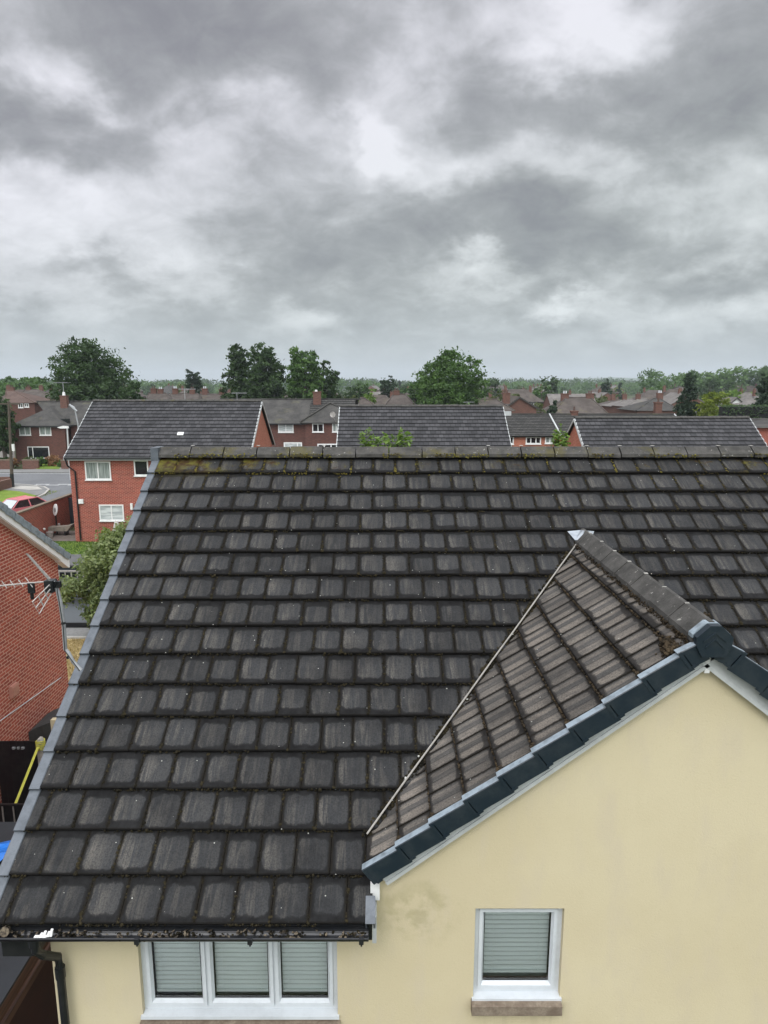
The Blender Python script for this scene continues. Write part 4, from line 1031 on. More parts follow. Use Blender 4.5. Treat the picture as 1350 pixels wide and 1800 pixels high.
cq = P(112, 706, Yb+4.2); chimney(hb, cq.x, Yb+4.4, zr_-1.6, P(0,697,Yb+4.2).z, .80, .6, 'brick_far', 0)
b = MB(); b.tube([(cq.x,Yb+4.4,P(0,697,Yb+4.2).z+.1),(cq.x,Yb+4.4,P(0,689,Yb+4.2).z)], [.2,.15], 8); b.build('chimney_pot', M['white'], hb)
aerial((cq.x,Yb+4.4,P(0,689,Yb+4.2).z), 1.15, 'tv aerial on the white pot of the left brown chimney', rz=2.9, s=1.7)
b = MB(); q = P(112, 770, Yb+1.5); b.box(q.x-.2, q.x+.9, Yb+1.0, Yb+1.6, q.z-.6, q.z+2.3); b.build('porch_door', M['pane_dark'], hb)
b = MB(); slab(b, [(q.x-.8,Yb+.3,q.z-.5),(q.x+.5,Yb+.3,q.z-.5),(q.x+.5,Yb+1.6,q.z+.1),(q.x-.8,Yb+1.6,q.z+.1)], .1); b.build('porch_roof', M['alu'], hb)
# mid house behind (pair with a cross gable)
Ym = 73.
mx0, mx1, mx2 = P(462,740,Ym).x, P(531,740,Ym).x, P(630,740,Ym).x
mz = P(0,744,Ym).z
hm = empty('brick_semi', ((mx0+mx2)/2, Ym+4, 0), 'brown brick pair of houses with a chimney and a small cross gable, beyond our ridge', 'house')
b = MB(); wall_box(b, mx0-5, mx2-.4, Ym, Ym+8.4, 0, mz); b.build('wall', M['brick_brown'], hm)
yr_ = Ym+4.2; zr_ = P(0,702,yr_).z
b = MB(); slab(b, [(mx0-5.4,Ym-.35,mz),(mx1+.6,Ym-.35,mz),(mx1+.6,yr_,zr_),(mx0-5.4,yr_,zr_)], .12); slab(b, [(mx2-.2,Ym+8.8,mz),(mx0-5.4,Ym+8.8,mz),(mx0-5.4,yr_,zr_),(mx2-.2,yr_,zr_)], .12)
b.box(mx0-5.4, mx2+.2, yr_-.12, yr_+.12, zr_-.03, zr_+.1); b.build('roof', M['roof_dark'], hm)
b = MB(); pp = atan2(zr_-mz, yr_-Ym+.35); tiles(b, (0,Ym-.35,mz), (1,0,0), (0,cos(pp),sin(pp)), int(hypot(zr_-mz, 4.55)/.38), .38, .33, mx1+.62, P(625,705,yr_).x, jit=.004); b.build('right_roof', M['tile_mid'], hm)
cgx0, cgx1, cga = P(527,744,Ym-.6).x, P(604,744,Ym-.6).x, P(580,709,Ym-.3)
b = MB(); cz = P(0,743,Ym-.6).z
b.face([(cgx0+.5,Ym-.25,0),(cgx1+1.5,Ym-.25,0),(cgx1+1.5,Ym-.25,cz+.1),(cgx0+.5,Ym-.25,cz+.1)]); b.build('front_wall', M['brick_brown'], hm)
b = MB(); ac = Vector((cga.x, Ym+3.9, cga.z))      # the little hipped cross roof: facing slope plus left slope
ft = P(580,709,Ym+2.0)
slab(b, [(cgx0,Ym-.6,cz),(cgx1+2.0,Ym-.6,cz),(P(603,718,Ym+2).x+1.2,Ym+2.0,P(0,722,Ym+2).z),(ft.x,Ym+2.0,ft.z)], .10)
b.build('cross_roof', M['roof_dark'], hm)
b = MB(); b.tube([(cgx0,Ym-.62,cz+.08),(ft.x,Ym+1.95,ft.z+.07)], .09, 5); b.tube([(ft.x,Ym+1.95,ft.z+.07),(P(603,720,Ym+2).x,Ym+1.9,P(0,720,Ym+2).z+.05)], .09, 5); b.build('hip_tiles', M['ridge'], hm)
for w_ in (Wp(489,744.5,516,760,Ym,2,'pane_blind',True,.1,True,'white','y',[.5]), Wp(549,744.5,569,759.5,Ym-.25,2,'pane_dark',True,.09), Wp(584,744,598,759.5,Ym-.25,2,'pane_net',True,.09), Wp(499,777.5,531,792,Ym,2,'pane_blind',True,.12,True,'white','y',[.75]), Wp(558,780,594,792,Ym-.25,3,'pane_dark',True,.12)):
    window(hm, *w_[:4], Ym-.01 if w_[0] < mx1-1 else Ym-.26, *w_[4:])
b = MB(); b.box(mx0-5.4, mx1+.1, Ym-.45, Ym-.35, mz-.12, mz); b.build('gutter', M['blackp'], hm)
cq = P(559, 705, yr_); chimney(hm, cq.x, yr_-.9, zr_-1.3, P(0,690,yr_).z, .85, .55, 'brick_far', 0)
b = MB(); b.tube([(cq.x-.1,yr_-.9,P(0,690,yr_).z),(cq.x-.1,yr_-.9,P(0,685,yr_).z)], [.16,.13], 8); b.build('chimney_pot', M['white'], hm)
b = MB()
for k, (dx, ang) in enumerate(((0,.3),)): 
    q = P(585, 730, Ym-.9); pts = [(q.x+cos(a)*.30, Ym-1.0-.15*sin(a)**2, q.z+.1+sin(a)*.30) for a in [2*pi*i/14 for i in range(14)]]; b.face(pts)
    b.tube([(q.x,Ym-.95,q.z),(q.x+.3,Ym-.3,q.z-.8)], .04, 5)
tag(b.build('satellite_dish', M['alu'], None), 'white satellite dish beside the windows of the brown pair of houses', 'satellite dish')
# right-hand terrace beyond the blocks
Yt = 60.
tx0, tx1 = P(888,740,Yt).x, P(1222,740,Yt).x
tz = P(0,767,Yt).z; yr_ = Yt+4.6; zr_ = P(0,729,yr_).z
ht = empty('brick_terrace', ((tx0+tx1)/2, Yt+4.5, 0), 'low brick terrace with long dark tiled roof and white windows, right of the middle house', 'house')
b = MB(); wall_box(b, tx0+.2, tx1-.2, Yt+.3, Yt+8.9, 0, tz); b.build('wall', M['brick_orange'], ht)
pp = atan2(zr_-tz, 4.6); nn_ = int(hypot(zr_-tz, 4.6)/.36)
b = MB(); tiles(b, (0,Yt,tz), (1,0,0), (0,cos(pp),sin(pp)), nn_+1, .36, .33, tx0, tx1, jit=.004, s_max=hypot(zr_-tz,4.6)); b.build('roof', M['tile_mid'], ht)
b = MB(); slab(b, [(tx0,Yt+.03,tz-.03),(tx1,Yt+.03,tz-.03),(tx1,yr_,zr_-.03),(tx0,yr_,zr_-.03)], .05); slab(b, [(tx1,Yt+9.2,tz),(tx0,Yt+9.2,tz),(tx0,yr_,zr_),(tx1,yr_,zr_)], .08); b.box(tx0, tx1, yr_-.12, yr_+.12, zr_, zr_+.13)
b.build('rear_roof', M['roof_dark'], ht)
b = MB(); b.obox((tx0-.08,Yt,tz), (.1,0,0), (0,4.6,zr_-tz), (0,0,.12)); q = P(985,760,Yt).x; b.obox((q,Yt,tz+.03), (.12,0,0), (0,4.6,zr_-tz), (0,0,.12)); b.obox((tx1-.02,Yt,tz), (.1,0,0), (0,4.6,zr_-tz), (0,0,.12)); b.build('verge', M['barge'], ht)
for w_ in (Wp(890,767,903,781,Yt+.3,2,'pane_dark',True,.1), Wp(924,767.5,951,780.5,Yt+.3,3,'pane_dark',True,.1), Wp(958,767,975,779.5,Yt+.3,2,'pane_net',True,.1)): window(ht, *w_[:4], Yt+.3, *w_[4:])
for px_, top, nm in ((1009,718,0),(1157,703,1)):
    cq = P(px_, 728, yr_); chimney(ht, cq.x, yr_+.2*nm, zr_-.6, P(0,top+6,yr_).z, .62, .5, 'brick_far', 1)
# houses seen gable-on and roofs in the middle distance (photo px of the roof apex and eaves)
def gable_front(name, label, px0, px1, pyE, pyA, D, depth, roof, wallm, apex=None, group=None):
    p0, p1 = P(px0, pyE, D), P(px1, pyE, D); a = P(apex or (px0+px1)/2, pyA, D); x0, x1 = p0.x, p1.x; ze = p0.z
    root = empty(name, ((x0+x1)/2, D+depth/2, 0), label, 'house', group); b = MB()
    b.face([(x0,D,0),(x1,D,0),(x1,D,ze),(a.x,D,a.z),(x0,D,ze)]); b.face([(x1,D,0),(x1,D+depth,0),(x1,D+depth,ze),(x1,D,ze)]); b.face([(x0,D+depth,0),(x0,D,0),(x0,D,ze),(x0,D+depth,ze)]); b.face([(x1,D+depth,0),(x0,D+depth,0),(x0,D+depth,ze),(a.x,D+depth,a.z),(x1,D+depth,ze)])
    b.build('wall', M[wallm], root); b = MB(); o = .35; k = (a.z-ze)/(a.x-x0); k2 = (a.z-ze)/(x1-a.x)
    slab(b, [(x0-o,D+depth,ze-o*k+.1),(x0-o,D-.2,ze-o*k+.1),(a.x,D-.2,a.z+.1),(a.x,D+depth,a.z+.1)], .14); slab(b, [(x1+o,D-.2,ze-o*k2+.1),(x1+o,D+depth,ze-o*k2+.1),(a.x,D+depth,a.z+.1),(a.x,D-.2,a.z+.1)], .14)
    b.build('roof', M[roof], root); b = MB()
    for s, kk, xe in ((-1, k, x0), (1, k2, x1)):
        b.obox((xe+s*o, D-.24, ze-o*kk-.16), (a.x-xe-s*o, 0, a.z-ze+o*kk), (0,.05,0), (0,0,.24))
    b.build('bargeboard', M['ridge'], root); return root
def hip_front(name, label, px0, px1, pyE, ridge_px0, ridge_px1, pyR, D, roof, wallm, wins=(), chs=(), group=None, dep=4.5):
    x0, x1 = P(px0, pyE, D).x, P(px1, pyE, D).x; ze = P(0, pyE, D).z; r0, r1 = P(ridge_px0, pyR, D+dep), P(ridge_px1, pyR, D+dep); zr = r0.z
    root = empty(name, ((x0+x1)/2, D+dep, 0), label, 'house', group); b = MB(); wall_box(b, x0+.3, x1-.3, D+.3, D+2*dep-.3, 0, ze); b.build('wall', M[wallm], root)
    b = MB(); A, B2, C2, D2 = (x0,D,ze), (x1,D,ze), (x1,D+2*dep,ze), (x0,D+2*dep,ze); R0, R1 = (r0.x,D+dep,zr), (r1.x,D+dep,zr)
    for q in ([A,B2,R1,R0],[B2,C2,R1],[C2,D2,R0,R1],[D2,A,R0],[D2,C2,B2,A]): b.face(q)
    b.tube([R0,R1], .12, 5); b.tube([A,R0], .10, 5); b.tube([B2,R1], .10, 5)
    b.build('roof', M[roof], root)
    for w_ in wins: window(root, *Wp(*w_[:4], D+.3)[:4], D+.3, *w_[4:], sub=False) if len(w_) > 4 else window(root, *Wp(*w_[:4], D+.3)[:4], D+.3, 2, 'pane_dark', True, .12)
    for (cx_, ct, wd) in chs: q = P(cx_, ct, D+dep); chimney(root, q.x, D+dep, zr-.6, q.z, wd, .5, 'brick_far', 2)
    return root
gable_front('brick_gable_house', 'orange brown brick gable end house facing us, above the terrace roof', 889, 943, 716, 698, 100, 9, 'roof_brown', 'brick_far', apex=913)
hip_front('dark_roofed_house', 'dark hipped roof with green chimney left of the orange gable', 846, 905, 722, 840, 872, 702, 92, 'roof_mauve', 'brick_far', chs=((890,692,1.),))
hip_front('mossy_hipped_house', 'brown mossy hipped roof house beyond the terrace, one chimney at each end', 968, 1070, 728, 995, 1038, 699, 96, 'roof_mauve', 'brick_far', chs=((993,693,1.1),(1037,693,1.1)))
hip_front('grey_hipped_house', 'nearest grey hipped roof beside the dark conifer', 1118, 1196, 722, 1148, 1160, 701, 104, 'roof_dark', 'brick_far', chs=((1160,692,.9),))
for k, (a, c_, r0_, r1_, ty, D_, m_) in enumerate(((1060,1108,1078,1088,703,140,'roof_mauve'),(1078,1126,1098,1112,702,132,'roof_pale'),(1100,1150,1122,1136,701,124,'roof_pale'),(1048,1092,1062,1074,701,165,'roof_mauve'))):
    hip_front('terrace_house', ('brown hipped roof, second of the row stepping right toward the conifer','pale grey hipped roof, third of the row stepping toward the conifer','pale hipped roof, nearest of the row left of the grey hipped house','small brown hipped roof, farthest left of the row stepping toward the conifer')[k], a, c_, 715, r0_, r1_, ty, D_, m_, 'brick_far', chs=((r0_,694,.8),), group='stepped row of hipped roofs')
hip_front('pale_roofed_house', 'low house with pale pitched roof at the far right behind the hedge', 1310, 1372, 715, 1330, 1352, 705, 100, 'roof_pale', 'white')
hip_front('dark_tiled_house', 'dark tiled house roof at the right edge, just beyond the right tiled house', 1318, 1440, 752, 1300, 1460, 738, 48, 'roof_dark', 'brick_block')
gable_front('white_gable_house', 'small white gabled house between the bright bush and the hedge', 1288, 1302, 705, 699, 118, 8, 'roof_pale', 'white')
hip_front('red_roofed_house', 'brown hipped roof with a red brick chimney, left of the big right tree', 668, 742, 724, 692, 712, 693, 98, 'roof_mauve', 'brick_far', chs=((697,688,.9),))
hip_front('brown_roofed_house', 'dark hipped roof between the bushes behind the middle house', 628, 668, 719, 634, 641, 700, 92, 'roof_brown', 'brick_far')
for k, (a, c_, r0_, r1_, lb) in enumerate(((252,300,262,292,'left'),(296,352,300,348,'middle'),(349,420,352,400,'right'))):
    hip_front('brown_terrace_house', lb+' part of the brown roofed terrace between the two leafy trees at left', a, c_, 710, r0_, r1_, 691+k, 112+2*k, 'roof_mauve', 'brick_far', chs=((r0_+8,684,.9),(r1_-10,685,.9)), group='brown roofed terrace behind the brick house')
hip_front('red_brown_house', 'red brown roofed brick house with two small white windows at the left edge', 8, 62, 708, 11, 22, 686, 110, 'roof_red', 'brick_brown', wins=((32,709,41,717),(43,709,51,716)), chs=((20,682,.9),))
hip_front('grey_brown_house', 'grey brown roofed house behind the red brown one, at left', 30, 92, 700, 44, 66, 685, 128, 'roof_mauve', 'brick_brown', chs=((50,681,.9),))

# ------------------------------------------------------------------ the neighbour on the left
NX = P(98, 1020, 16.6-.3).x                     # gable wall plane
NYE = 16.75; nzE = P(107, 985, NYE).z+.12
nh = empty('neighbour_house', (NX-4.5, NYE-5, 0), 'red brick neighbouring house gable with white bargeboard, at the left edge', 'house')
pN = radians(33.); half = 5.15; ryN = NYE-half; rzN = nzE+half*tan(pN)
b = MB(); y0n, y1n = NYE-2*half+.25, NYE-.28
b.face([(NX,y0n,0),(NX,y1n,0),(NX,y1n,nzE-.05),(NX,ryN,rzN-.25),(NX,y0n,nzE-.05)])
b.face([(NX,y1n,0),(NX-9,y1n,0),(NX-9,y1n,nzE),(NX,y1n,nzE)]); b.face([(NX-9,y0n,0),(NX,y0n,0),(NX,y0n,nzE),(NX-9,y0n,nzE)]); b.face([(NX-9,y1n,0),(NX-9,y0n,0),(NX-9,y0n,nzE),(NX-9,ryN,rzN-.2),(NX-9,y1n,nzE)])
b.build('wall', M['brick_near'], nh)
b = MB(); og = .16
for sg in (1, -1):
    S3 = Vector((0,-sg*cos(pN),sin(pN))); O3 = Vector((0, ryN+sg*half, nzE))
    tiles(b, O3, (1,0,0) if sg < 0 else (1,0,0), S3, 18, .345, .3, NX-9.2, NX+og-.04, s_max=half/cos(pN))
b.build('roof', M['tile'], nh)
b = MB()
for sg in (1, -1):
    slab(b, [(NX-9.2,ryN+sg*half,nzE-.02),(NX+og-.02,ryN+sg*half,nzE-.02),(NX+og-.02,ryN,rzN-.02),(NX-9.2,ryN,rzN-.02)], .05)
b.build('roof_underlay', M['gap'], nh)
b = MB(); x = NX-9.2
while x < NX+og: angle_ridge(b, (x,ryN,rzN+.09), (1,0,0), .44, (0,1,0), .15, .045, .06, .05); x += .45
b.build('ridge_tiles', M['ridge'], nh)
nN = Vector((0, sin(pN), cos(pN)))
for i in range(18):
    S3 = Vector((0,-cos(pN),sin(pN))); b = MB(); base = Vector((NX+og-.05, NYE, nzE))+S3*(i*.345-.01)+nN*.066
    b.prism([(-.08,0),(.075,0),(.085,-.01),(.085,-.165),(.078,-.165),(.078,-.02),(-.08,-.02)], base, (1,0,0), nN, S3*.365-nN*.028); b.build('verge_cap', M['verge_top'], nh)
b = MB(); S3 = Vector((0,-cos(pN),sin(pN)))
o = Vector((NX+og-.02, NYE-.02, nzE))-nN*.22; b.obox(o, (.025,0,0), S3*6.1, nN*.17); o2 = Vector((NX+.002, NYE-.05, nzE))-nN*.22; b.obox(o2, (og-.022,0,0), S3*6.1, nN*.02)
b.prism([(0,0),(-.42,0),(-.42,-.06),(-.05,-.32),(0,-.32)], (NX+.003, NYE, nzE+.02), (0,1,0), (0,0,1), (og+.002,0,0)); b.build('bargeboard', mat('bright_fascia', (.80,.80,.80), .4), nh)
b = MB(); b.box(NX-9, NX+og, NYE-.01, NYE+.10, nzE-.09, nzE+.01); b.build('gutter', M['blackp'], nh)
# cable on the wall, vent box
def onwall(px, py, X0):
    d = P(px, py, 1.)-Vector((0,0,H)); k = X0/d.x; return Vector((0,0,H))+d*k
c1_, c2_ = onwall(-60, 1310, NX+.012), onwall(107, 1191, NX+.012)
b = MB(); b.tube([c1_, c2_], .011, 5); b.build('cable', M['upvc'], nh)
q = onwall(22, 1213, NX); b = MB(); b.box(NX, NX+.07, q.y-.14, q.y+.14, q.z-.13, q.z+.13); b.box(NX+.07, NX+.085, q.y-.11, q.y+.11, q.z-.10, q.z+.10); b.build('vent_box', mat('pink_vent', rough=.7, fn=dirty((.42,.20,.15), .2, 6)), nh)

# ------------------------------------------------------------------ TV aerial on our left verge
Ya = 6.25
base = P(142, 1178, Ya); pk = P(116, 1146, Ya); m1 = P(112, 1100, Ya); m2 = P(106, 1058, Ya); m3 = P(99, 1030, Ya)
ar = empty('tv_aerial', base, 'bent silver tv aerial with grid reflectors clamped beside the left roof verge', 'aerial')
b = MB(); b.tube([base, base.lerp(pk,.5)+Vector((0,0,-.01)), pk+Vector((.02,0,-.005)), pk+Vector((-.004,0,.03)), m1, m2, m3, m3+Vector((-.02,0,.05))], .019, 10); b.build('mast', M['galv'], ar)
b = MB(); b.tube([P(121,1157,Ya),P(119,1153,Ya)], .021, 8); b.build('clip', M['blackp'], ar)
b = MB(); b.tube([P(111.5,1097,Ya),P(111,1093,Ya)], .021, 8); b.build('clip', M['blackp'], ar)
hd = P(90, 1027, Ya)
b = MB(); b.box(hd.x-.045, hd.x+.035, Ya-.05, Ya+.04, hd.z-.07, hd.z+.045); b.box(hd.x+.02, hd.x+.09, Ya-.02, Ya+.02, hd.z-.03, hd.z+.03)
b.tube([(hd.x+.03,Ya-.03,hd.z-.05),(hd.x+.07,Ya-.03,hd.z+.06),(hd.x+.085,Ya-.01,hd.z-.02)], .007, 6); b.build('clamp', M['blackp'], ar)
b = MB(); e1 = P(0, 1034, Ya+.05)+Vector((-.35,0,-.01)); s1 = P(84,1022,Ya)
b.tube([s1, e1], .0085, 6); b.build('boom', M['alu'], ar)
b = MB(); dv = (e1-s1)
for k in range(9):
    c = s1+dv*(.22+.78*k/8); u = Vector((-.035, .02, .032)) if k else Vector((-.05,.03,.045)); b.tube([c-u*.9+Vector((0,0,.008)), c+u*.9+Vector((0,0,.008))], .0042, 5)
b.build('directors', M['alu'], ar)
def grid(name, pts, nx):
    b = MB(); A, B2, C2, D2 = pts
    b.tube([A, B2, C2, D2, A], .006, 5)
    for k in range(1, nx): f = k/nx; b.tube([A.lerp(B2,f), D2.lerp(C2,f)], .006, 5)
    b.tube([A.lerp(D2,.5), B2.lerp(C2,.5)], .006, 5); b.build(name, M['alu'], ar)
grid('reflector', [P(87,1028,Ya-.06), P(57,1058,Ya-.20), P(69,1079,Ya-.20), P(92,1040,Ya-.02)], 3)
grid('reflector', [P(89,1023,Ya-.02), P(46,973,Ya-.16), P(50,975,Ya+.10), P(92,1021,Ya+.10)], 5)
b = MB(); c = s1+dv*.20; b.box(c.x-.03, c.x+.03, c.y-.012, c.y+.012, c.z-.10, c.z+.0); b.box(c.x-.009, c.x+.009, c.y-.018, c.y+.018, c.z-.16, c.z-.09); b.build('junction_box', M['blackp'], ar)
b = MB(); b.tube([m3+Vector((.01,-.015,0)), m2+Vector((.0,-.02,0)), m1+Vector((.004,-.022,0)), pk+Vector((0,-.022,.02)), base+Vector((0,-.02,0))], .0045, 5); b.build('cable', M['blackp'], ar)

# ------------------------------------------------------------------ between the houses
fy = P(0,1,1).y
FY = 13.1; fz = P(40, 1303, FY).z; fx1 = P(92, 1303, FY).x
fe = empty('black_fence', ((NX+fx1)/2, FY, 0), 'tall plain black board fence between the two houses', 'fence')
b = MB(); x = NX+.02
while x < fx1+1.1: b.box(x, x+.143, FY, FY+.022, .05, fz+random.uniform(-.004,.004)); x += .146
b.build('boards', M['blackp'], fe)
b = MB(); b.box(NX+.02, fx1+1.1, FY+.024, FY+.07, .5, .6); b.box(NX+.02, fx1+1.1, FY+.024, FY+.07, fz-.4, fz-.3); b.build('rail', M['blackp'], fe)
for k, px_ in enumerate((24, 32, 40)):
    q = P(px_, 1315, FY-.02); b = MB(); b.tube([(q.x,FY-.015,q.z-.02),(q.x,FY-.015,q.z+.02)], .035-.008*(k == 1), 10); b.build('stud', M['galv'], fe)
pz = P(68, 1299, FY-.2); b = MB(); b.box(pz.x-.05, pz.x+.06, FY-.22, FY-.10, 0, pz.z-.08); b.prism([(-.05,-.08),(.06,-.08),(.03,0),(-.02,0)], (pz.x,FY-.22,pz.z), (1,0,0), (0,0,1), (0,.12,0))
tag(b.build('concrete_post', M['pale'], None), 'pale concrete post in front of the tall black fence', 'post')
b = MB()
for k in range(7):
    a = k*.9; zz = pz.z-.06-.028*k; pts = [(pz.x+.005+.085*cos(a+2*pi*i/10), FY-.16+.085*sin(a+2*pi*i/10), zz+.012*sin(a*3+i)) for i in range(11)]; b.tube(pts, .011, 5)
st0 = Vector((pz.x+.0, FY-.26, pz.z-.15)); st1 = P(27, 1413, FY-1.2)
dd = (st1-st0); side = dd.cross(Vector((0,1,0))).normalized()*.026
b.face([st0-side, st0+side, st1+side, st1-side]); b.face([st0-side+Vector((0,.006,0)), st1-side+Vector((0,.006,0)), st1+side+Vector((0,.006,0)), st0+side+Vector((0,.006,0))])
tag(b.build('yellow_strap', mat('yellow_webbing', rough=.7, fn=dirty((.50,.48,.07), .25, 9))), 'yellow webbing strap knotted round the concrete post and pulled down left', 'strap')
RY_ = FY-1.25; rzz = P(10, 1413, RY_).z; rr0 = empty('black_railing', (NX+2, RY_, 0), 'low black railing in front of the tall black fence', 'railing')
rx0, rx1 = NX+.05, P(110,1413,RY_).x
b = MB(); b.box(rx0, rx1, RY_-.02, RY_+.02, rzz-.04, rzz); b.box(rx0, rx1, RY_-.02, RY_+.02, rzz-.55, rzz-.50); b.build('rail', M['blackp'], rr0)
x = rx0+.1
while x < rx1: b = MB(); b.box(x, x+.018, RY_-.012, RY_+.012, rzz-.5, rzz-.04); b.build('baluster', M['alu'] if int(x*10) % 2 else M['blackp'], rr0); x += .21
b = MB(); b.box(rx0-.3, rx1, RY_+.03, RY_+.05, 0, rzz-.05); b.build('lower_boards', M['blackp'], rr0)
# grey lean-to box behind the fence
lb_ = P(84, 1268, FY+1.4); b = MB(); b.prism([(-.9,-.9),(.25,-.9),(.16,.05),(-.25,-.12),(-.9,-.5)], (lb_.x,FY+1.3,lb_.z), (1,0,0), (0,0,1), (0,.9,0)); tag(b.build('grey_bin_store', mat('grey_felt', rough=.9, fn=dirty((.05,.052,.05), .3, 4))), 'dark grey sloping store box behind the tall black fence', 'store')
lb_ = P(96, 1285, FY+.5); b = MB(); b.box(lb_.x-.02, lb_.x+.35, FY+.4, FY+.52, 0, P(0,1262,FY+.5).z); tag(b.build('rendered_pier', M['render']), 'narrow pale rendered pier beside the verge of our roof', 'pier')
# shed with felt roof at the lower left
shx = P(0, 1771, 6.2).x; zs = 2.3; p_ = G(0, 1771, zs); shx = p_.x
sh = empty('timber_shed', (shx-1.4, 6, 0), 'dark roofed timber lean-to with brown fascia boards at the lower left corner', 'shed')
b = MB(); b.box(shx-3.0, shx-.0, 3.2, 9.8, zs, zs+.03); b.build('roof', mat('dark_felt_roof', rough=.7, fn=dirty((.014,.017,.021), .4, 2)), sh)
wood = mat('brown_timber', rough=.6, fn=lambda t: {'Base Color': t.mix(t.mr(t.noise(t.map(t.obj(), (30,.9,30)), 1., 4, .6), .35, .65), (.035,.016,.010), (.095,.048,.030))})
b = MB(); b.box(shx-.03, shx+.005, 3.2, 9.8, zs-.16, zs-.002); b.build('upper_fascia', wood, sh)
b = MB(); b.box(shx-.0, shx+.05, 3.2, 9.8, zs-.27, zs-.165); b.build('lower_fascia', wood, sh)
b = MB(); b.box(shx-2.9, shx-.05, 3.3, 9.7, 0, zs-.165); b.build('wall', mat('dark_red_timber', rough=.8, fn=dirty((.035,.012,.010), .3, 3)), sh)
b = MB(); b.box(shx-2.2, shx-2.16, 3.2, 9.8, zs+.031, zs+.06); b.box(shx-.9, shx-.86, 3.2, 9.8, zs+.031, zs+.06); b.build('batten', M['blackp'], sh)
# blue tarpaulin and green board on the shed
b = MB(); q = G(2, 1508, zs+.05); nx_, ny_ = 12, 9; vv = []
for j in range(ny_+1):
    for i in range(nx_+1):
        u, v = i/nx_, j/ny_
        x = q.x-1.3+u*(1.50-.35*abs(v-.5)); y = q.y-.42+v*.75+.06*sin(u*7); vv.append(Vector((x, y, zs+.06+.10*abs(mnoise.noise(Vector((u*4.1, v*3.7, 3)))) + .22*v*u*(1-v)*2)))
b.v = [tuple(k) for k in vv]
for j in range(ny_):
    for i in range(nx_): a = j*(nx_+1)+i; b.f.append((a,a+1,a+nx_+2,a+nx_+1)); b.mi.append(0)
tag(b.build('blue_tarpaulin', mat('blue_tarp', rough=.35, fn=dirty((.010,.15,.55), .15, 5)), smooth=False), 'crumpled bright blue tarpaulin at the left edge, on the dark shed roof', 'tarpaulin')
b = MB(); q = G(6, 1537, zs+.04); b.prism([(-.9,-.30),(.06,-.30),(.12,.34),(-.35,.02),(-.9,-.1)], (q.x,q.y,zs+.035), (1,0,0), (0,1,.02), (0,0,.03))
tag(b.build('green_board', mat('pale_green_board', rough=.7, fn=dirty((.20,.25,.12), .3, 5))), 'pale green board lying on the shed roof below the blue tarpaulin', 'board')
struct(sheet('side_yard', [(-8,0),(-2.9,0),(-2.9,13),(-8,13)], -.0, mat('dark_yard', rough=.9, fn=dirty((.035,.035,.035), .3, 1))))

# deck, railing and garden things beyond
D0 = G(96, 1095, .2); D1 = G(190, 1095, .2)
dk = empty('garden_deck', ((D0.x+D1.x)/2, D0.y+2, 0), 'raised dark grey timber deck behind the dry lawn', 'deck')
gm = mat('grey_deck_boards', rough=.8, fn=lambda t: {'Base Color': t.mix(t.mr(t.m('FRACT', t.m('MULTIPLY', t.sep(t.obj())[1], 7.)), .0, .12, 1., 0.), (.085,.095,.10), (.03,.035,.038))})
b = MB(); b.box(-13.5, 0, D0.y+.02, D0.y+5.2, .15, .21); b.build('boards', gm, dk)
b = MB(); b.box(-13.5, 0, D0.y, D0.y+.02, .0, .205); b.build('fascia', M['blackp'], dk)
b = MB(); b.box(-13.5, 0, 23.78, 23.9, 0, .06); struct(b.build('edging', M['pale']))
tb = empty('garden_table', (P(133,1085,D0.y+2.4).x, D0.y+2.4, .36), 'black garden table on the deck, under the leafy tree', 'table'); tq = ORG[tb]
b = MB(); b.box(tq.x-1.1, tq.x+1.3, tq.y-.5, tq.y+.7, 1.06, 1.11); b.build('table_top', M['blackp'], tb)
for sx in (-.95, 0.15, 1.15):
    b = MB(); b.box(tq.x+sx-.035, tq.x+sx+.035, tq.y-.45, tq.y-.38, .36, 1.06); b.build('leg', M['blackp'], tb)
rl = empty('deck_balustrade', (P(125,1050,D0.y+4.6).x, D0.y+5, .36), 'white balustrade behind the deck, half hidden by the leafy tree', 'railing')
b = MB(); yq = D0.y+5.0; zq = P(0,1046,yq).z; b.box(-13.5, -3, yq-.03, yq+.03, zq-.05, zq); b.box(-13.5, -3, yq-.03, yq+.03, zq-.6, zq-.55); b.build('rail', M['white'], rl)
x = -13.4
while x < -8: b = MB(); b.box(x, x+.035, yq-.015, yq+.015, zq-.55, zq-.05); b.build('baluster', M['white'], rl); x += .2
b = MB(); b.box(-13.5, -3, yq-.10, yq-.04, .2, zq-.62); b.build('panel', M['blackp'], rl)
# dark summerhouse with railing beyond
Ys = 30.5; sa, sb = P(88, 990, Ys), P(164, 990, Ys)
su = empty('garden_shed', ((sa.x+sb.x)/2, Ys+1.2, 0), 'low garden shed with grey felt roof, behind the neighbour eave', 'shed')
zt = P(0, 992, Ys).z
b = MB(); b.box(sa.x, sa.x+1.3, Ys, Ys+1.2, 0, zt); b.box(sa.x+1.3, sb.x, Ys, Ys+.6, 0, zt-.1); b.build('wall', mat('slate_blue_boards', rough=.8, fn=dirty((.045,.055,.065), .3, 3)), su)
b = MB(); slab(b, [(sa.x-.1,Ys-.15,zt),(P(133,0,Ys).x if False else sa.x+1.45,Ys-.15,zt),(sa.x+1.3,Ys+1.3,zt+.15),(sa.x-.1,Ys+1.3,zt+.15)], .06); slab(b, [(sa.x+1.5,Ys-.15,zt-.05),(sb.x+.1,Ys-.15,zt-.05),(sb.x+.1,Ys+.7,zt+.02),(sa.x+1.5,Ys+.7,zt+.02)], .06)
b.build('roof', mat('grey_shed_felt', rough=.9, fn=dirty((.10,.10,.10), .35, 3)), su)
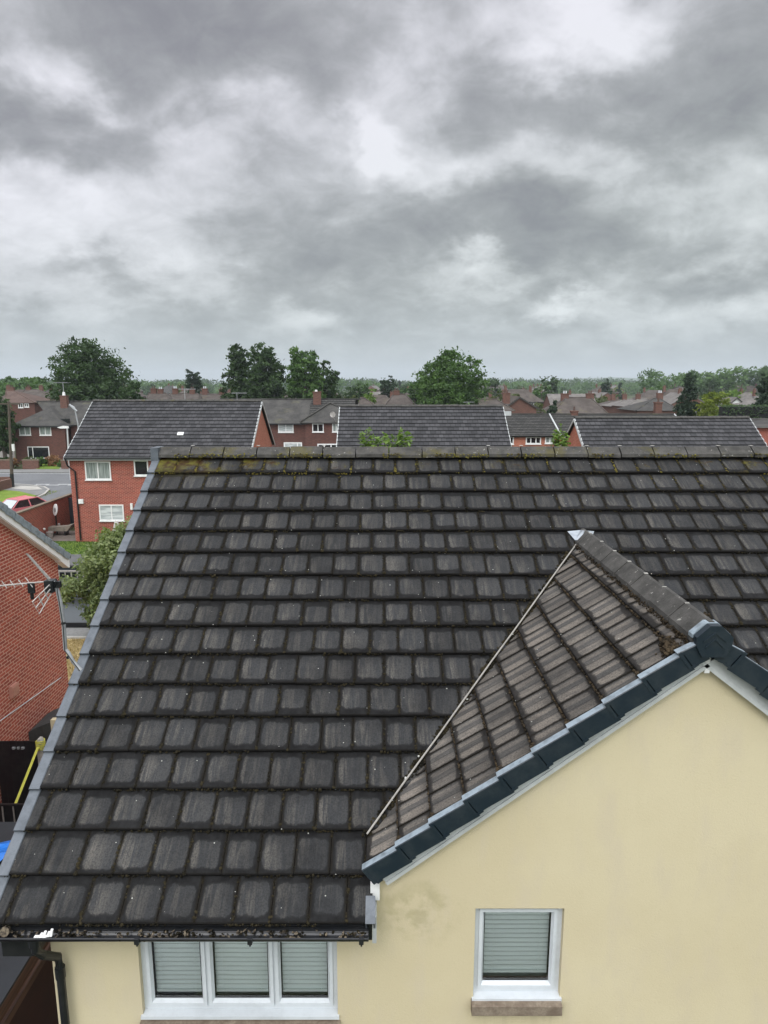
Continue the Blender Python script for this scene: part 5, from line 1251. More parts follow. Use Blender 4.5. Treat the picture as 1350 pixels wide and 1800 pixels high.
b = MB(); b.box(sa.x-.1, sb.x+.1, Ys-.95, Ys-.89, zt-.10, zt-.03); b.box(sa.x-.1, sb.x+.1, Ys-.95, Ys-.89, zt-.78, zt-.72)
x = sa.x
sr = empty('shed_railing', (sa.x+1, Ys-.9, 0), 'grey picket railing in front of the low garden shed', 'railing'); b.build('rail', M['alu'], sr)
while x < sb.x: b = MB(); b.box(x, x+.04, Ys-.94, Ys-.90, zt-.72, zt-.10); b.build('picket', M['alu'], sr); x += .27
b = MB(); b.box(sa.x-.1, sb.x+.1, Ys-.88, Ys-.84, 0, zt-.15); b.build('infill_panel', M['blackp'], sr)

# garden boundary wall and things by it
gwx = -20.85; b = MB(); b.box(gwx, gwx+.22, 20, 46.2, 0, 2.0); gw = b.build('garden_wall', M['brick_block'], None, org=(gwx,33,0)); tag(gw, 'tall red brick garden wall running toward the road', 'wall')
b = MB(); b.box(gwx-.04, gwx+.26, 20, 46.2, 2.0, 2.07); ORG[gw] = Vector((gwx,33,0)); b.build('coping', M['stone'], gw)
b = MB(); b.box(gwx+.22, xl1+.1, 44.0, 44.06, 0, 1.9); tag(b.build('side_gate', mat('dark_gate', rough=.8, fn=dirty((.03,.035,.045), .3, 3))), 'dark gate between the garden wall and the brick house', 'gate')
dq = P(97, 896, 41.6); dk2 = empty('garden_dial', (dq.x, 41.6, 0), 'white round fan shaped disc on a dark post against the garden wall', 'garden ornament')
b = MB(); pr = [(cos(2*pi*k/20)*.26, sin(2*pi*k/20)*.36) for k in range(20)]; b.prism(pr, (dq.x,41.58,dq.z), (.8,-.6,0), (.1,.1,1), (.02,.03,0)); b.build('disc', M['white'], dk2)
b = MB(); pr = [(cos(2*pi*k/12)*.10, sin(2*pi*k/12)*.14) for k in range(12)]; b.prism(pr, (dq.x-.0,41.55,dq.z), (.8,-.6,0), (.1,.1,1), (.02,.02,0)); b.build('disc_centre', M['galv'], dk2)
b = MB(); b.tube([(dq.x,41.6,0),(dq.x,41.6,dq.z-.2)], .045, 6); b.build('post', M['blackp'], dk2)
tq = G(104, 938, .1); tr = empty('planter_boat', (tq.x,tq.y,0), 'weathered boat shaped wooden planter on the patio by the garden wall', 'planter')
b = MB(); prf = [(-.95,.62),(-.7,.30),(.6,.30),(.95,.72),(.4,.58),(-.5,.55)]; b.prism(prf, (tq.x,tq.y-.25,0), (1,0,0), (0,0,1), (0,.55,0)); b.build('hull', mat('grey_weathered_wood', rough=.9, fn=dirty((.24,.21,.17), .4, 4)), tr)
for sx in (-.5, .45): b = MB(); b.box(tq.x+sx-.05, tq.x+sx+.05, tq.y-.2, tq.y+.25, 0, .31); b.build('trestle', M['blackp'], tr)
for k, (px_, py_) in enumerate(((77,930),(87,928),(103,922),(126,916))):
    q = onwall(px_, py_, gwx+.24); b = MB(); b.tube([(gwx+.23,q.y,q.z),(gwx+.32,q.y,q.z)], .07, 8); tag(b.build('wall_light', M['white'], None, org=(gwx+.23,q.y,q.z)), ('leftmost','second from left','third from left','rightmost')[k]+' small white round lamp on the red garden wall', 'lamp', 'small lamps on the garden wall')
pq = G(88, 945, 0); b = MB()
b.tube([(pq.x,pq.y,0),(pq.x,pq.y,.35)], [.16,.22], 10); tag(b.build('flower_pot', M['alu'], None, org=(pq.x,pq.y,0)), 'grey flower pot on the patio left of the boat planter', 'pot')
sq = P(205, 926, 38.2)
st = MB(); st.tube([(sq.x,38.2,0),(sq.x,38.2,.5),(sq.x,38.2,.6),(sq.x,38.2,1.0),(sq.x,38.2,1.25),(sq.x,38.2,1.5)], [.22,.2,.12,.24,.16,.10], 10); tag(st.build('garden_statue', M['pale'], None, org=(sq.x,38.2,0), smooth=True), 'pale stone garden ornament in front of the brick house wall', 'garden ornament')

# the car on the side road
cx, cy = P(36, 890, 46.5).x, 46.4
car = empty('parked_car', (cx, cy, 0), 'pale red hatchback parked on the side road behind the garden wall', 'car', rz=radians(62))
red = mat('faded_red_paint', rough=.3, fn=dirty((.55,.15,.17), .1, 2))
def prism_y(b, prof, w0, w1, mi=0): b.prism(prof, (0,-w0,0), (1,0,0), (0,0,1), (0,w0+w1,0), mi)
ORG[car] = Vector((0,0,0))
b = MB(); low = [(-2.0,.35),(-2.05,.62),(-1.95,.86),(-1.0,.95),(1.35,.96),(1.98,.86),(2.05,.55),(2.0,.32)]
n0 = [(x, -.84, z) for x, z in low]; n1_ = [(x, .84, z) for x, z in low]
prism_y(b, low, .84, .84); b.build('body', red, car)
b = MB(); cab = [(-1.05,.95),(-.45,1.42),(.95,1.46),(1.65,.96)]
L_, R2 = [(x, -(.80 if z < 1 else .62), z) for x, z in cab], [(x, (.80 if z < 1 else .62), z) for x, z in cab]
for i in range(3): b.face([L_[i], L_[i+1], R2[i+1], R2[i]], 0 if i == 1 else 1)
b.face(L_[::-1], 1); b.face(R2, 1); b.build('cabin', [red, M['pane_dark']], car)
b = MB(); 
for s in (-1, 1):
    for (x0_, z0_), (x1_, z1_) in zip(cab[:-1], cab[1:]): b.tube([(x0_, s*(.81 if z0_ < 1 else .63), z0_), (x1_, s*(.81 if z1_ < 1 else .63), z1_)], .04, 5)
    b.tube([(.25, s*.62, 1.44), (.30, s*.81, .95)], .035, 5)
b.build('pillars', red, car)
b = MB(); b.face([(-1.07,-.70,.97),(-.50,-.56,1.41),(-.50,.56,1.41),(-1.07,.70,.97)]); b.build('windscreen', mat('pale_windscreen', (.45,.48,.50), .1), car)
for x_ in (-1.25, 1.3):
    for s in (-1, 1):
        b = MB(); b.tube([(x_, s*.70, .31), (x_, s*.86, .31)], .31, 16); wl = b.build('wheel', M['blackp'], car); ORG[wl] = Vector((0,0,0)); b = MB(); b.tube([(x_, s*.861, .31), (x_, s*.875, .31)], .19, 12); b.build('rim', M['galv'], wl)
for s in (-1, 1): b = MB(); b.box(-2.06, -1.96, s*.62-.16, s*.62+.16, .62, .78); b.build('headlight', M['upvc'], car)

# telegraph pole, lamp posts
tp = G(34, 853, .1); tp = Vector((tp.x, 60.6, .1)); top = P(15, 706, 60.6)
b = MB(); b.tube([tp, tp.lerp(top,.5), top], [.16,.13,.10], 8); po = b.build('telegraph_pole', M['bark'], None, org=tp); tag(po, 'tall brown wooden telegraph pole leaning left on the grass corner', 'pole')
ORG[po] = tp; b = MB(); b.tube([tp, tp.lerp(top,.16)], [.19,.17], 8); b.build('pole_base', M['blackp'], po)
b = MB(); b.box(top.x-1.0, top.x+1.0, top.y-.06, top.y+.06, top.z-.25, top.z-.12); b.build('cross_arm', M['bark'], po)
q = P(24, 785, 60.3); b = MB(); b.tube([(q.x-.1,60.4,q.z+.2),(q.x-.1,60.4,q.z-.4)], .12, 6); b.build('bracket_lamp', M['white'], po)
l0 = P(121, 800, 66.); l1 = P(118, 752, 66.); l2 = P(101, 751, 66.)
b = MB(); b.tube([(l0.x,66,0),(l0.x,66,l0.z),(l1.x,66,l1.z)], [.1,.09,.07], 8); lp = b.build('street_lamp', M['barge'], None, org=(l0.x,66,0)); tag(lp, 'white street lamp with its arm pointing left, behind the corner of the brick house', 'street lamp')
ORG[lp] = Vector((l0.x,66,0)); b = MB(); b.prism([(0,0),(.5,.12),(1.0,.10),(1.05,-.10),(.3,-.12)], (l2.x,65.9,l2.z), (1,0,0), (0,0,1), (0,.25,0)); b.build('lamp_head', M['white'], lp)
l0 = P(137, 745, 74.); l1 = P(131, 716, 74.); l2 = P(126, 713, 74.)
b = MB(); b.tube([(l0.x,74,0),(l0.x,74,l0.z),(l1.x,74,l1.z),(l2.x,74,l2.z)], [.1,.08,.07,.07], 8); b.tube([(l2.x-.25,74,l2.z+.12),(l2.x+.5,74,l2.z-.6)], .12, 6)
tag(b.build('street_lamp', M['galv'], None, org=(l0.x,74,0)), 'grey street lamp with drooping head beside the brown house roof', 'street lamp')
aq = P(211, 705, YE+6); aerial((aq.x,60,7.6), P(0,683,60).z-7.6, 'thin tv aerial in front of the big left tree', rz=.2, s=1.3)
aq = P(417, 708, 62); aerial((aq.x,62,7.2), P(0,690,62).z-7.2, 'tv aerial above the right part of the brick house ridge', rz=.1, s=1.2)
aq = P(821, 716, 70); aerial((aq.x,70,7.2), P(0,706,70).z-7.2, 'tv aerial in front of the big right tree', rz=.2, s=1.0)
aq = P(870, 718, 50)
b = MB(); q = P(888, 722, 50); b.box(q.x-.2, q.x+.45, 50, 50.3, q.z-.35, q.z-.05)
tag(b.build('white_box_vent', M['barge'], None, org=(q.x,50,q.z)), 'small white box just beyond the right end of the middle tiled roof', 'box')

# low brick walls and hedges before the brown house
for k, (a, c_, yy_, lbl) in enumerate(((40, 68, 74.2, 'low red brick garden wall in front of the brown house'), (108, 128, 74.0, 'short low brick wall right of the driveway'), (-30, 22, 74.3, 'long low brick wall at the left edge beyond the road'))):
    x0_, x1_ = P(a, 825, yy_).x, P(c_, 825, yy_).x; b = MB(); b.box(x0_, x1_, yy_, yy_+.25, 0, 1.0); wo = b.build('low_wall', M['brick_far'], None, org=((x0_+x1_)/2,yy_,0)); tag(wo, lbl, 'wall', 'low brick walls across the road')
    ORG[wo] = Vector(((x0_+x1_)/2,yy_,0)); b = MB(); b.box(x0_-.03, x1_+.03, yy_-.03, yy_+.28, 1.0, 1.08); b.build('coping', M['stone'], wo)
x0_, x1_ = P(-60, 845, 60.5).x, P(21, 845, 60.5).x; b = MB(); b.box(x0_, x1_, 60.6, 60.85, 0, 1.0); b.box(x1_-.25, x1_, 52, 60.6, 0, .9); tag(b.build('corner_wall', M['brick_far'], None, org=(x1_,60.6,0)), 'brick wall corner on the green at the left edge, this side of the road', 'wall')
sheet('front_garden', [(P(68,830,74).x,73.7),(P(106,830,74).x,73.7),(P(112,815,79).x,79.5),(P(45,815,79).x,79.5)], .12, M['grass2'])
x0_, x1_ = P(-40,760,82).x, P(22,760,82).x; b = MB(); b.box(x0_, x1_, 82, 82.1, 0, P(0,775,82).z); fo = b.build('panel_fence', M['alu'], None, org=(x0_,82,0)); tag(fo, 'grey panel fence left of the brown house', 'fence')

# ------------------------------------------------------------------ foliage
def crown(blobs, n, leaf, seed, per=26, sig=.16, flat=1., up=.35, droop=0.):
    r = random.Random(seed); b = MB(); tot = sum(q[3]**2 for q in blobs)
    for (cx_, cy_, cz_, R) in blobs:
        cl = max(4, int(n*R*R/tot/per))
        for k in range(cl):
            d = Vector((r.gauss(0,1), r.gauss(0,1), r.gauss(0,1))).normalized()
            rad = R*(.42+.60*r.random()**.55)*(1+.16*mnoise.noise(d*2.3+Vector((seed,cx_,cz_))))
            cc_ = Vector((cx_,cy_,cz_))+Vector((d.x, d.y, d.z*flat))*rad; tone = r.random(); sg = R*sig*r.uniform(.7,1.5)
            for q in range(per):
                p_ = cc_+Vector((r.gauss(0,sg), r.gauss(0,sg), r.gauss(0,sg*.62)-droop*r.random()*sg))
                nn_ = (Vector((r.gauss(0,1), r.gauss(0,1), r.gauss(0,1)+up))+d*.5).normalized(); a = nn_.orthogonal().normalized(); a.rotate(Matrix.Rotation(r.random()*6.28, 3, nn_)); c = nn_.cross(a)
                L = leaf*r.uniform(.6,1.35); W_ = L*r.uniform(.35,.55)
                b.face([p_-a*L, p_-c*W_+nn_*L*.1, p_+a*L, p_+c*W_+nn_*L*.1], 0, [(0,0),(0,1),(1,1),(1,0)], (tone, r.random()))
    return b
def rndblobs(w_, h_, n, seed, z0=0., rr=(.26,.42), cone=0.):
    """lobes filling a crown of width w_, height h_, its underside at z0"""
    r = random.Random(seed); out = []; nc = max(1, int(round(h_/max(w_,.1)*1.6)))
    for k in range(nc):
        v = (k+.5)/nc; lim = (sin(pi*(.14+.72*v))**.6 if not cone else max(.15,(1-v))**cone)
        out.append((r.uniform(-.05,.05)*w_, r.uniform(-.05,.05)*w_, z0+h_*(.12+.74*v), w_*.36*lim))
    for k in range(n):
        v = (k+r.random())/n; lim = sin(pi*(.13+.76*v))**.55 if not cone else max(.04, 1-v)**cone
        R = w_*r.uniform(*rr)*(.5+.5*lim)*.62
        a = k*2.4+r.random()*1.4; rad = max(0, w_/2*lim-R*.8)*r.uniform(.7,1.02)
        out.append((cos(a)*rad, sin(a)*rad, z0+R*.7+v*(h_-R*1.5), R))
    return out
def trunk(h, z0, blobs, r0, seed):
    b = MB(); r = random.Random(seed); b.tube([(0,0,-.1),(0,0,z0*.6),(.1,0,h*.55),(.0,.1,h*.8)], [r0,r0*.8,r0*.5,r0*.15], 8)
    for q in blobs[2:14]:
        st_ = Vector((0,0,min(h*.5, max(z0*.5, q[2]-q[3]*1.8)))); en = Vector(q[:3]); b.tube([st_, st_.lerp(en,.5)+Vector((0,0,.06*h)), en], [r0*.4,r0*.25,r0*.08], 5)
    return b
def tree(name, label, loc, w_, h_, z0, leafm, n=6000, leaf=.22, seed=1, lobes=16, group=None, cat='tree', r0=.3, **k):
    bl = rndblobs(w_, h_-z0, lobes, seed, z0, k.pop('rr', (.26,.42)), k.pop('cone', 0.)); root = empty(name, loc, label, cat, group); ORG[root] = Vector((0,0,0))
    crown(bl, n, leaf, seed, **k).build('crown', M[leafm], root); trunk(h_, z0, bl, r0, seed).build('trunk', M['bark'], root); return root
def tree_px(name, label, px0, px1, pyT, D, leafm, zb=2., **k):
    a, c_ = P(px0, pyT, D), P(px1, pyT, D); return tree(name, label, ((a.x+c_.x)/2, D, 0), abs(c_.x-a.x), a.z, zb, leafm, **k)
tree_px('broadleaf_tree', 'large dark round leafy tree at the left, behind the brown house chimney', 78, 232, 598, 104, 'lf_dark', n=21000, leaf=.27, seed=3, lobes=26, zb=1.5)
tree_px('broadleaf_tree', 'low dark tree at the right foot of the large left tree', 205, 256, 664, 98, 'lf_dark', n=3500, leaf=.24, seed=31, lobes=9)
tree_px('broadleaf_tree', 'dark open crowned tree, left of the pair behind the brick house ridge', 383, 450, 600, 112, 'lf_dark', n=8500, leaf=.27, seed=5, lobes=16)
tree_px('broadleaf_tree', 'dark dense tree in the middle of the group behind the brick house ridge', 425, 506, 602, 108, 'lf_dark', n=13000, leaf=.27, seed=8, lobes=18)
tree_px('broadleaf_tree', 'mid green leafy tree, right of the dark pair behind the brown semi', 496, 572, 607, 106, 'lf_mid', n=12000, leaf=.26, seed=11, lobes=18)
tree_px('broadleaf_tree', 'loose branched tree leaning right beside the mid green tree', 545, 607, 632, 110, 'lf_dark', n=5500, leaf=.26, seed=14, lobes=13)
tree_px('broadleaf_tree', 'big round dark green tree right of centre, behind the middle tiled roof', 728, 860, 616, 98, 'lf_mid', n=21000, leaf=.25, seed=17, lobes=26, zb=1.5)
tree_px('conifer_tree', 'tall broad dark conifer at right, beside the bright green bush', 1184, 1243, 652, 86, 'lf_pine', n=15000, leaf=.17, seed=21, lobes=34, cone=.42, rr=(.26,.42), zb=.5, flat=.6)
tree_px('leafy_bush', 'bright yellow green rounded bush right of the dark conifer', 1224, 1297, 684, 84, 'lf_yellow', n=11000, leaf=.16, seed=24, lobes=20, zb=.5)
tree_px('leafy_bush', 'darker green shrub at the foot of the bright bush', 1255, 1300, 708, 78, 'lf_mid', n=4000, leaf=.15, seed=25, lobes=9, zb=.5)
tree_px('pine_tree', 'tall dark pine at the right edge of the photo', 1330, 1376, 655, 80, 'lf_pine', n=6500, leaf=.17, seed=27, lobes=15, zb=4.)
tree_px('poplar_tree', 'slim grey green open tree above the brown terrace roofs', 320, 356, 643, 150, 'lf_pine', n=3600, leaf=.28, seed=33, lobes=10, rr=(.34,.5), zb=3)
tree_px('broadleaf_tree', 'hazy grey green tree between the bushes and the big right tree', 661, 704, 662, 165, 'lf_pine', n=4500, leaf=.3, seed=35, lobes=11)
tree_px('broadleaf_tree', 'dark green tree tops behind the bushes right of the group of trees', 600, 655, 672, 135, 'lf_dark', n=4500, leaf=.27, seed=36, lobes=12)
tree_px('leafy_bush', 'bright green bush behind the brown semi roof', 630, 668, 682, 100, 'lf_light', n=4500, leaf=.18, seed=38, lobes=11, zb=.5)
tree_px('leafy_bush', 'dull yellow green bush right of the brown semi roof', 592, 640, 690, 96, 'lf_olive', n=4500, leaf=.17, seed=39, lobes=12, zb=.5)
tree_px('leafy_bush', 'pale flowering bush at the left foot of the big right tree', 712, 742, 703, 90, 'lf_olive', n=2600, leaf=.15, seed=40, lobes=8, zb=.5)
tree_px('broadleaf_tree', 'dark narrow tree left of the big right tree', 713, 745, 672, 120, 'lf_dark', n=2800, leaf=.24, seed=43, lobes=9)
tree_px('spiky_plant', 'dark spiky palm like tree beyond the terrace roof', 958, 988, 703, 82, 'lf_pine', n=2200, leaf=.2, seed=41, lobes=9, flat=.7, zb=2.)
tree_px('leafy_bush', 'green bush beside the spiky tree, behind the terrace roof', 940, 966, 708, 84, 'lf_olive', n=1600, leaf=.16, seed=42, lobes=7, zb=.5)
tree_px('broadleaf_tree', 'brown green tree behind the orange gable house', 886, 925, 688, 128, 'lf_olive', n=3000, leaf=.24, seed=44, lobes=9)
tree_px('broadleaf_tree', 'grey leafed tree right beside the big right tree', 860, 892, 687, 118, 'lf_olive', n=2200, leaf=.22, seed=45, lobes=8)
tree_px('poplar_tree', 'dark hazy poplar clump above the pale roofs at right', 1054, 1078, 666, 240, 'lf_pine', n=2600, leaf=.4, seed=46, lobes=9, zb=2)
tree_px('broadleaf_tree', 'broad rounded yellow green trees above the white gabled house', 1268, 1330, 686, 150, 'lf_light', n=5000, leaf=.3, seed=47, lobes=14)
tree_px('broadleaf_tree', 'dark green tree at the left edge behind the telegraph pole', -30, 24, 690, 78, 'lf_dark', n=6000, leaf=.19, seed=48, lobes=13, zb=1)
# hedge at right
hq0, hq1 = P(1292, 712, 74), P(1345, 712, 74); hr = empty('clipped_hedge', ((hq0.x+hq1.x)/2, 75, 0), 'dark clipped hedge right of the bright bush', 'hedge'); ORG[hr] = Vector((0,0,0))
b = MB(); r = random.Random(5); wd = (hq1.x-hq0.x)/2+1
for k in range(5200):
    z = hq0.z*r.random()**.6; p_ = Vector((r.uniform(-wd,wd), r.uniform(-.7,.7), z)); a = Vector((r.gauss(0,1),r.gauss(0,1),r.gauss(0,1))).normalized(); c = a.orthogonal().normalized()
    b.face([p_-a*.13, p_-c*.06, p_+a*.13, p_+c*.06], 0, [(0,0),(0,1),(1,1),(1,0)], (r.random(), r.random()))
b.build('foliage', M['lf_dark'], hr); b = MB(); b.box(-wd, wd, -.4, .4, 0, hq0.z-.2); b.build('hedge_core', M['black'], hr)  # solid black box filling the inside of the hedge
# garden tree near the house
gt = G(165, 1120, 0); gtree = empty('garden_tree', (-9.35, 23.6, 0), 'grey green leafy garden tree beside our left verge', 'tree'); ORG[gtree] = Vector((0,0,0))
bl = []; r = random.Random(9)
ctr = lambda px, py: P(px, py, 23.6)-Vector((-9.35, 23.6, 0))
for (px_, py_, R) in ((205,965,.72),(180,985,.62),(232,975,.8),(160,1005,.55),(135,1020,.45),(190,1030,.75),(215,1010,.8),(125,1040,.33),(160,1040,.5),(200,1070,.6),(235,1050,.9),(180,1085,.42),(215,1100,.55),(205,940,.45),(240,930,.5),(170,1060,.35)):
    q = ctr(px_, py_); bl.append((q.x, q.y+r.uniform(-.6,.6), q.z, R))
crown(bl, 21000, .075, 4, per=22, sig=.22, up=.8, droop=.5).build('crown', M['lf_garden'], gtree)
b = MB(); b.tube([(.6,0,-.1),(.5,0,1.5),(.4,0,3.2)], [.12,.09,.04], 8)
for q in bl[:12]: b.tube([(.5,0,1.6+.1*q[2]), (q[0]*.6+.2,q[1]*.5,q[2]*.8+.2), q[:3]], [.05,.03,.012], 5)
b.build('trunk', M['bark'], gtree)
# shoots rising behind our ridge
def shoots(label, pts, D, leafm, seed, top=2.2, base_x=None):
    r = random.Random(seed); x0 = P(pts[0][0], 770, D).x if base_x is None else P(base_x, 770, D).x
    root = empty('sapling_tree', (x0, D, 0), label, 'tree'); ORG[root] = Vector((x0, D, 0)); b = MB(); s = MB()
    s.tube([(x0,D,0),(x0,D,5.2)], [.10,.05], 6)
    for (px_, py_, wd) in pts:
        t_ = P(px_, py_, D); bs = Vector((x0*.3+t_.x*.7, D, t_.z-top)); s.tube([(x0,D,4.6), bs, t_], [.04,.028,.008], 5)
        for k in range(int(90*wd)):
            f = r.random()**.8; p_ = bs.lerp(t_, f)+Vector((r.gauss(0,.16*wd*(1.25-f)), r.gauss(0,.2), r.gauss(0,.07)))
            nn_ = Vector((r.gauss(0,.6), r.gauss(0,.6), 1)).normalized(); a = Vector((r.gauss(0,1), r.gauss(0,1), -.2)).normalized(); c = nn_.cross(a).normalized(); L = .115*r.uniform(.6,1.3)
            b.face([p_-a*L, p_-c*L*.38, p_+a*L, p_+c*L*.38], 0, [(0,0),(0,1),(1,1),(1,0)], (r.random(), r.random()))
    b.build('leaves', M[leafm], root); s.build('stems', M['bark'], root)
shoots('bright green leafy shoots showing above the ridge before the middle tiled roof', [(636,762,1.0),(648,756,.9),(662,768,1.),(676,764,1.1),(690,768,1.2),(707,749,.5),(704,764,1.),(716,764,1.),(640,774,1.2),(655,776,1.3),(684,776,1.4),(722,768,.5),(700,776,1.3)], 27., 'lf_light', 3, 1.0, 680)
shoots('small green leafy shoots above the ridge beside the right orange gable', [(975,760,.8),(983,755,.9),(990,762,1.),(996,772,.8),(982,772,1.2)], 27., 'lf_light', 6, .9, 984)
# shrubs in front gardens on the left
def shrub(label, px0, px1, py0, D, leafm, seed, n=1500, leaf=.10):
    tree_px('garden_shrub', label, px0, px1, py0, D, leafm, n=n, leaf=leaf, seed=seed, lobes=9, zb=.1, r0=.06, cat='shrub', group='front garden shrubs across the road')
shrub('green grey shrub behind the low wall, left of the rusty one', 38, 66, 801, 75.5, 'lf_olive', 61)
shrub('green shrub in the middle of the brown house front garden', 60, 82, 802, 76.5, 'lf_mid', 62)
shrub('rusty orange leaved shrub in front of the brown house', 76, 108, 803, 77, 'lf_red', 63)
shrub('low green shrub beside the short brick wall', 98, 122, 812, 76, 'lf_mid', 64, 1000)
shrub('pink flowered shrub left of the telegraph pole', 10, 34, 805, 76, 'lf_red', 65, 1000)
x0_, x1_ = P(-30,805,75.2).x, P(14,805,75.2).x
for k, (px0_, px1_) in enumerate(((-25,-2),(-4,20))): shrub(('clipped green hedge bush at the far left edge beyond the road','second clipped green hedge bush, left of the pink flowered shrub')[k], px0_, px1_, 803, 76.2, 'lf_dark', 66+k, 1300)
tree_px('garden_shrub', 'yellowish shrub against the brick house wall by the ornament', 176, 200, 925, 38.6, 'lf_yellow', n=900, leaf=.07, seed=70, lobes=7, zb=.1, r0=.04, cat='shrub', group='shrubs by the brick house')
tree_px('garden_shrub', 'green shrub right of the pale garden ornament', 205, 232, 928, 38.4, 'lf_olive', n=900, leaf=.07, seed=71, lobes=7, zb=.1, r0=.04, cat='shrub', group='shrubs by the brick house')
# grass tufts near
def tufts(name, label, x0, x1, y0, y1, n, h, m, seed):
    b = MB(); r = random.Random(seed)
    for k in range(n):
        x, y = r.uniform(x0,x1), r.uniform(y0,y1); a = r.random()*6.28; hh = h*r.uniform(.5,1.4); l = Vector((cos(a),sin(a),0))*h*.22; bend = Vector((r.gauss(0,.5), r.gauss(0,.5), 0))*h
        p_ = Vector((x,y,.0)); b.face([p_-l, p_+l, p_+bend+Vector((0,0,hh))], 0, [(0,0),(1,0),(1,1)], (r.random(), r.random()))
    tag(b.build(name, M[m]), label, 'grass', kind='stuff')
M['lf_straw'] = leafmat('straw_blades', (.26,.18,.075), (.50,.40,.21), .2)
tufts('dry_grass', 'dry straw coloured grass between the houses', -12.0, -6.5, 14, 23.7, 16000, .08, 'lf_straw', 2)
tufts('lawn_grass_blades', 'short green grass of the garden lawn behind', -20, -10.5, 33.6, 39.5, 14000, .07, 'lf_mid', 3)
tufts('verge_grass_blades', 'rough green grass of the corner verge by the road', -42, -28.3, 45, 59, 12000, .10, 'lf_yellow', 4)

# ------------------------------------------------------------------ the town beyond
KD = {}
def proto_house(kind):
    root = bpy.data.objects.new('town_house', None); COL.objects.link(root); ORG[root] = Vector((0,0,0))
    wallm, roofm, hip, axis, W_, D_ = kind; b = MB(); x0, x1, y0, y1 = -W_/2, W_/2, -D_/2, D_/2; ev = 4.9
    wall_box(b, x0, x1, y0, y1, 0, ev, None if hip else axis, radians(32)); parts = [b.build('wall', M[wallm], root)]
    b = MB(); zr = hip_roof(b, x0, x1, y0, y1, ev+.1, radians(34), .35, axis == 'x') if hip else gable_roof(b, x0, x1, y0, y1, ev, radians(32), .3, .12, axis)
    parts.append(b.build('roof', [M[roofm], M['blackp']], root))
    for cx_ in ((-W_*.28, W_*.28) if axis == 'x' else (0,)):
        b = MB(); b.box(cx_-.33, cx_+.33, -.25, .25, zr-.8, zr+.62); b.box(cx_-.25, cx_-.08, -.09, .09, zr+.62, zr+.92); b.box(cx_+.08, cx_+.25, -.09, .09, zr+.62, zr+.92); parts.append(b.build('chimney', M['brick_far'], root))
    for zc_ in (1.0, 3.5):
        for xc_ in (-W_*.28, W_*.28):
            b = MB(); b.box(xc_-.9, xc_+.9, y0-.06, y0+.02, zc_, zc_+1.15); b.box(xc_-.78, xc_-.06, y0-.07, y0-.055, zc_+.12, zc_+1.03, 1); b.box(xc_+.06, xc_+.78, y0-.07, y0-.055, zc_+.12, zc_+1.03, 1); parts.append(b.build('window', [M['white'], M['pane_dark']], root))
    KD[root] = parts
    for q in parts: KD[q] = []
    return root
KIND = [('brick_far','roof_mauve',True,'x',12.,8.), ('brick_far','roof_brown',True,'x',11.,8.), ('white','roof_pale',True,'x',10.,8.), ('brick_far','roof_red',False,'x',13.,8.5), ('brick_far','roof_pale',False,'y',8.,10.), ('brick_brown','roof_dark',True,'y',8.5,11.)]
KL = ['brick house with mauve brown hipped roof', 'brick house with brown hipped roof', 'white walled house with pale hipped roof', 'brick house with red brown gabled roof', 'brick house with pale roof, gable towards us', 'dark brick house with dark hipped roof']
protos = [proto_house(k) for k in KIND]
ords = ['first','second','third','fourth','fifth','sixth','seventh','eighth','ninth','tenth','eleventh','twelfth','thirteenth','fourteenth','fifteenth','sixteenth','seventeenth','eighteenth','nineteenth','twentieth','twenty-first','twenty-second','twenty-third','twenty-fourth','twenty-fifth','twenty-sixth','twenty-seventh','twenty-eighth']
rowN = ['nearest','second','third','fourth','fifth','sixth','seventh']
rr_ = random.Random(77); used = set(); occupied = []
for ri, (Yr, sp) in enumerate(((142,17),(176,20),(215,23),(262,26),(320,30),(390,34),(480,40))):
    n_row = 0; x = -Yr*.60+rr_.uniform(0,sp)
    while x < Yr*.60:
        if rr_.random() < .84:
            k = rr_.choice([0,0,1,1,2,3,4,5,0,4]); src = protos[k]; o = src if k not in used else copy_tree(src); used.add(k)
            yj = Yr+rr_.uniform(-6,6); o.location = (x, yj, 0); o.rotation_euler = (0,0,rr_.choice([0,0,.25,-.3,pi/2,.1])+rr_.uniform(-.06,.06)); s = rr_.uniform(.9,1.08); o.scale = (s,s,rr_.uniform(.88,1.04))
            if ri >= 4: o.scale = (s,s,1.08)
            tag(o, f'{KL[k]}, {ords[min(n_row,27)]} from left in {rowN[ri]} far row', 'house', 'houses of the town beyond'); n_row += 1; occupied.append((x, yj))
        x += sp*rr_.uniform(.8,1.25)
for k, p_ in enumerate(protos):
    if k not in used:
        for c in KD[p_]: bpy.data.objects.remove(c)
        bpy.data.objects.remove(p_)
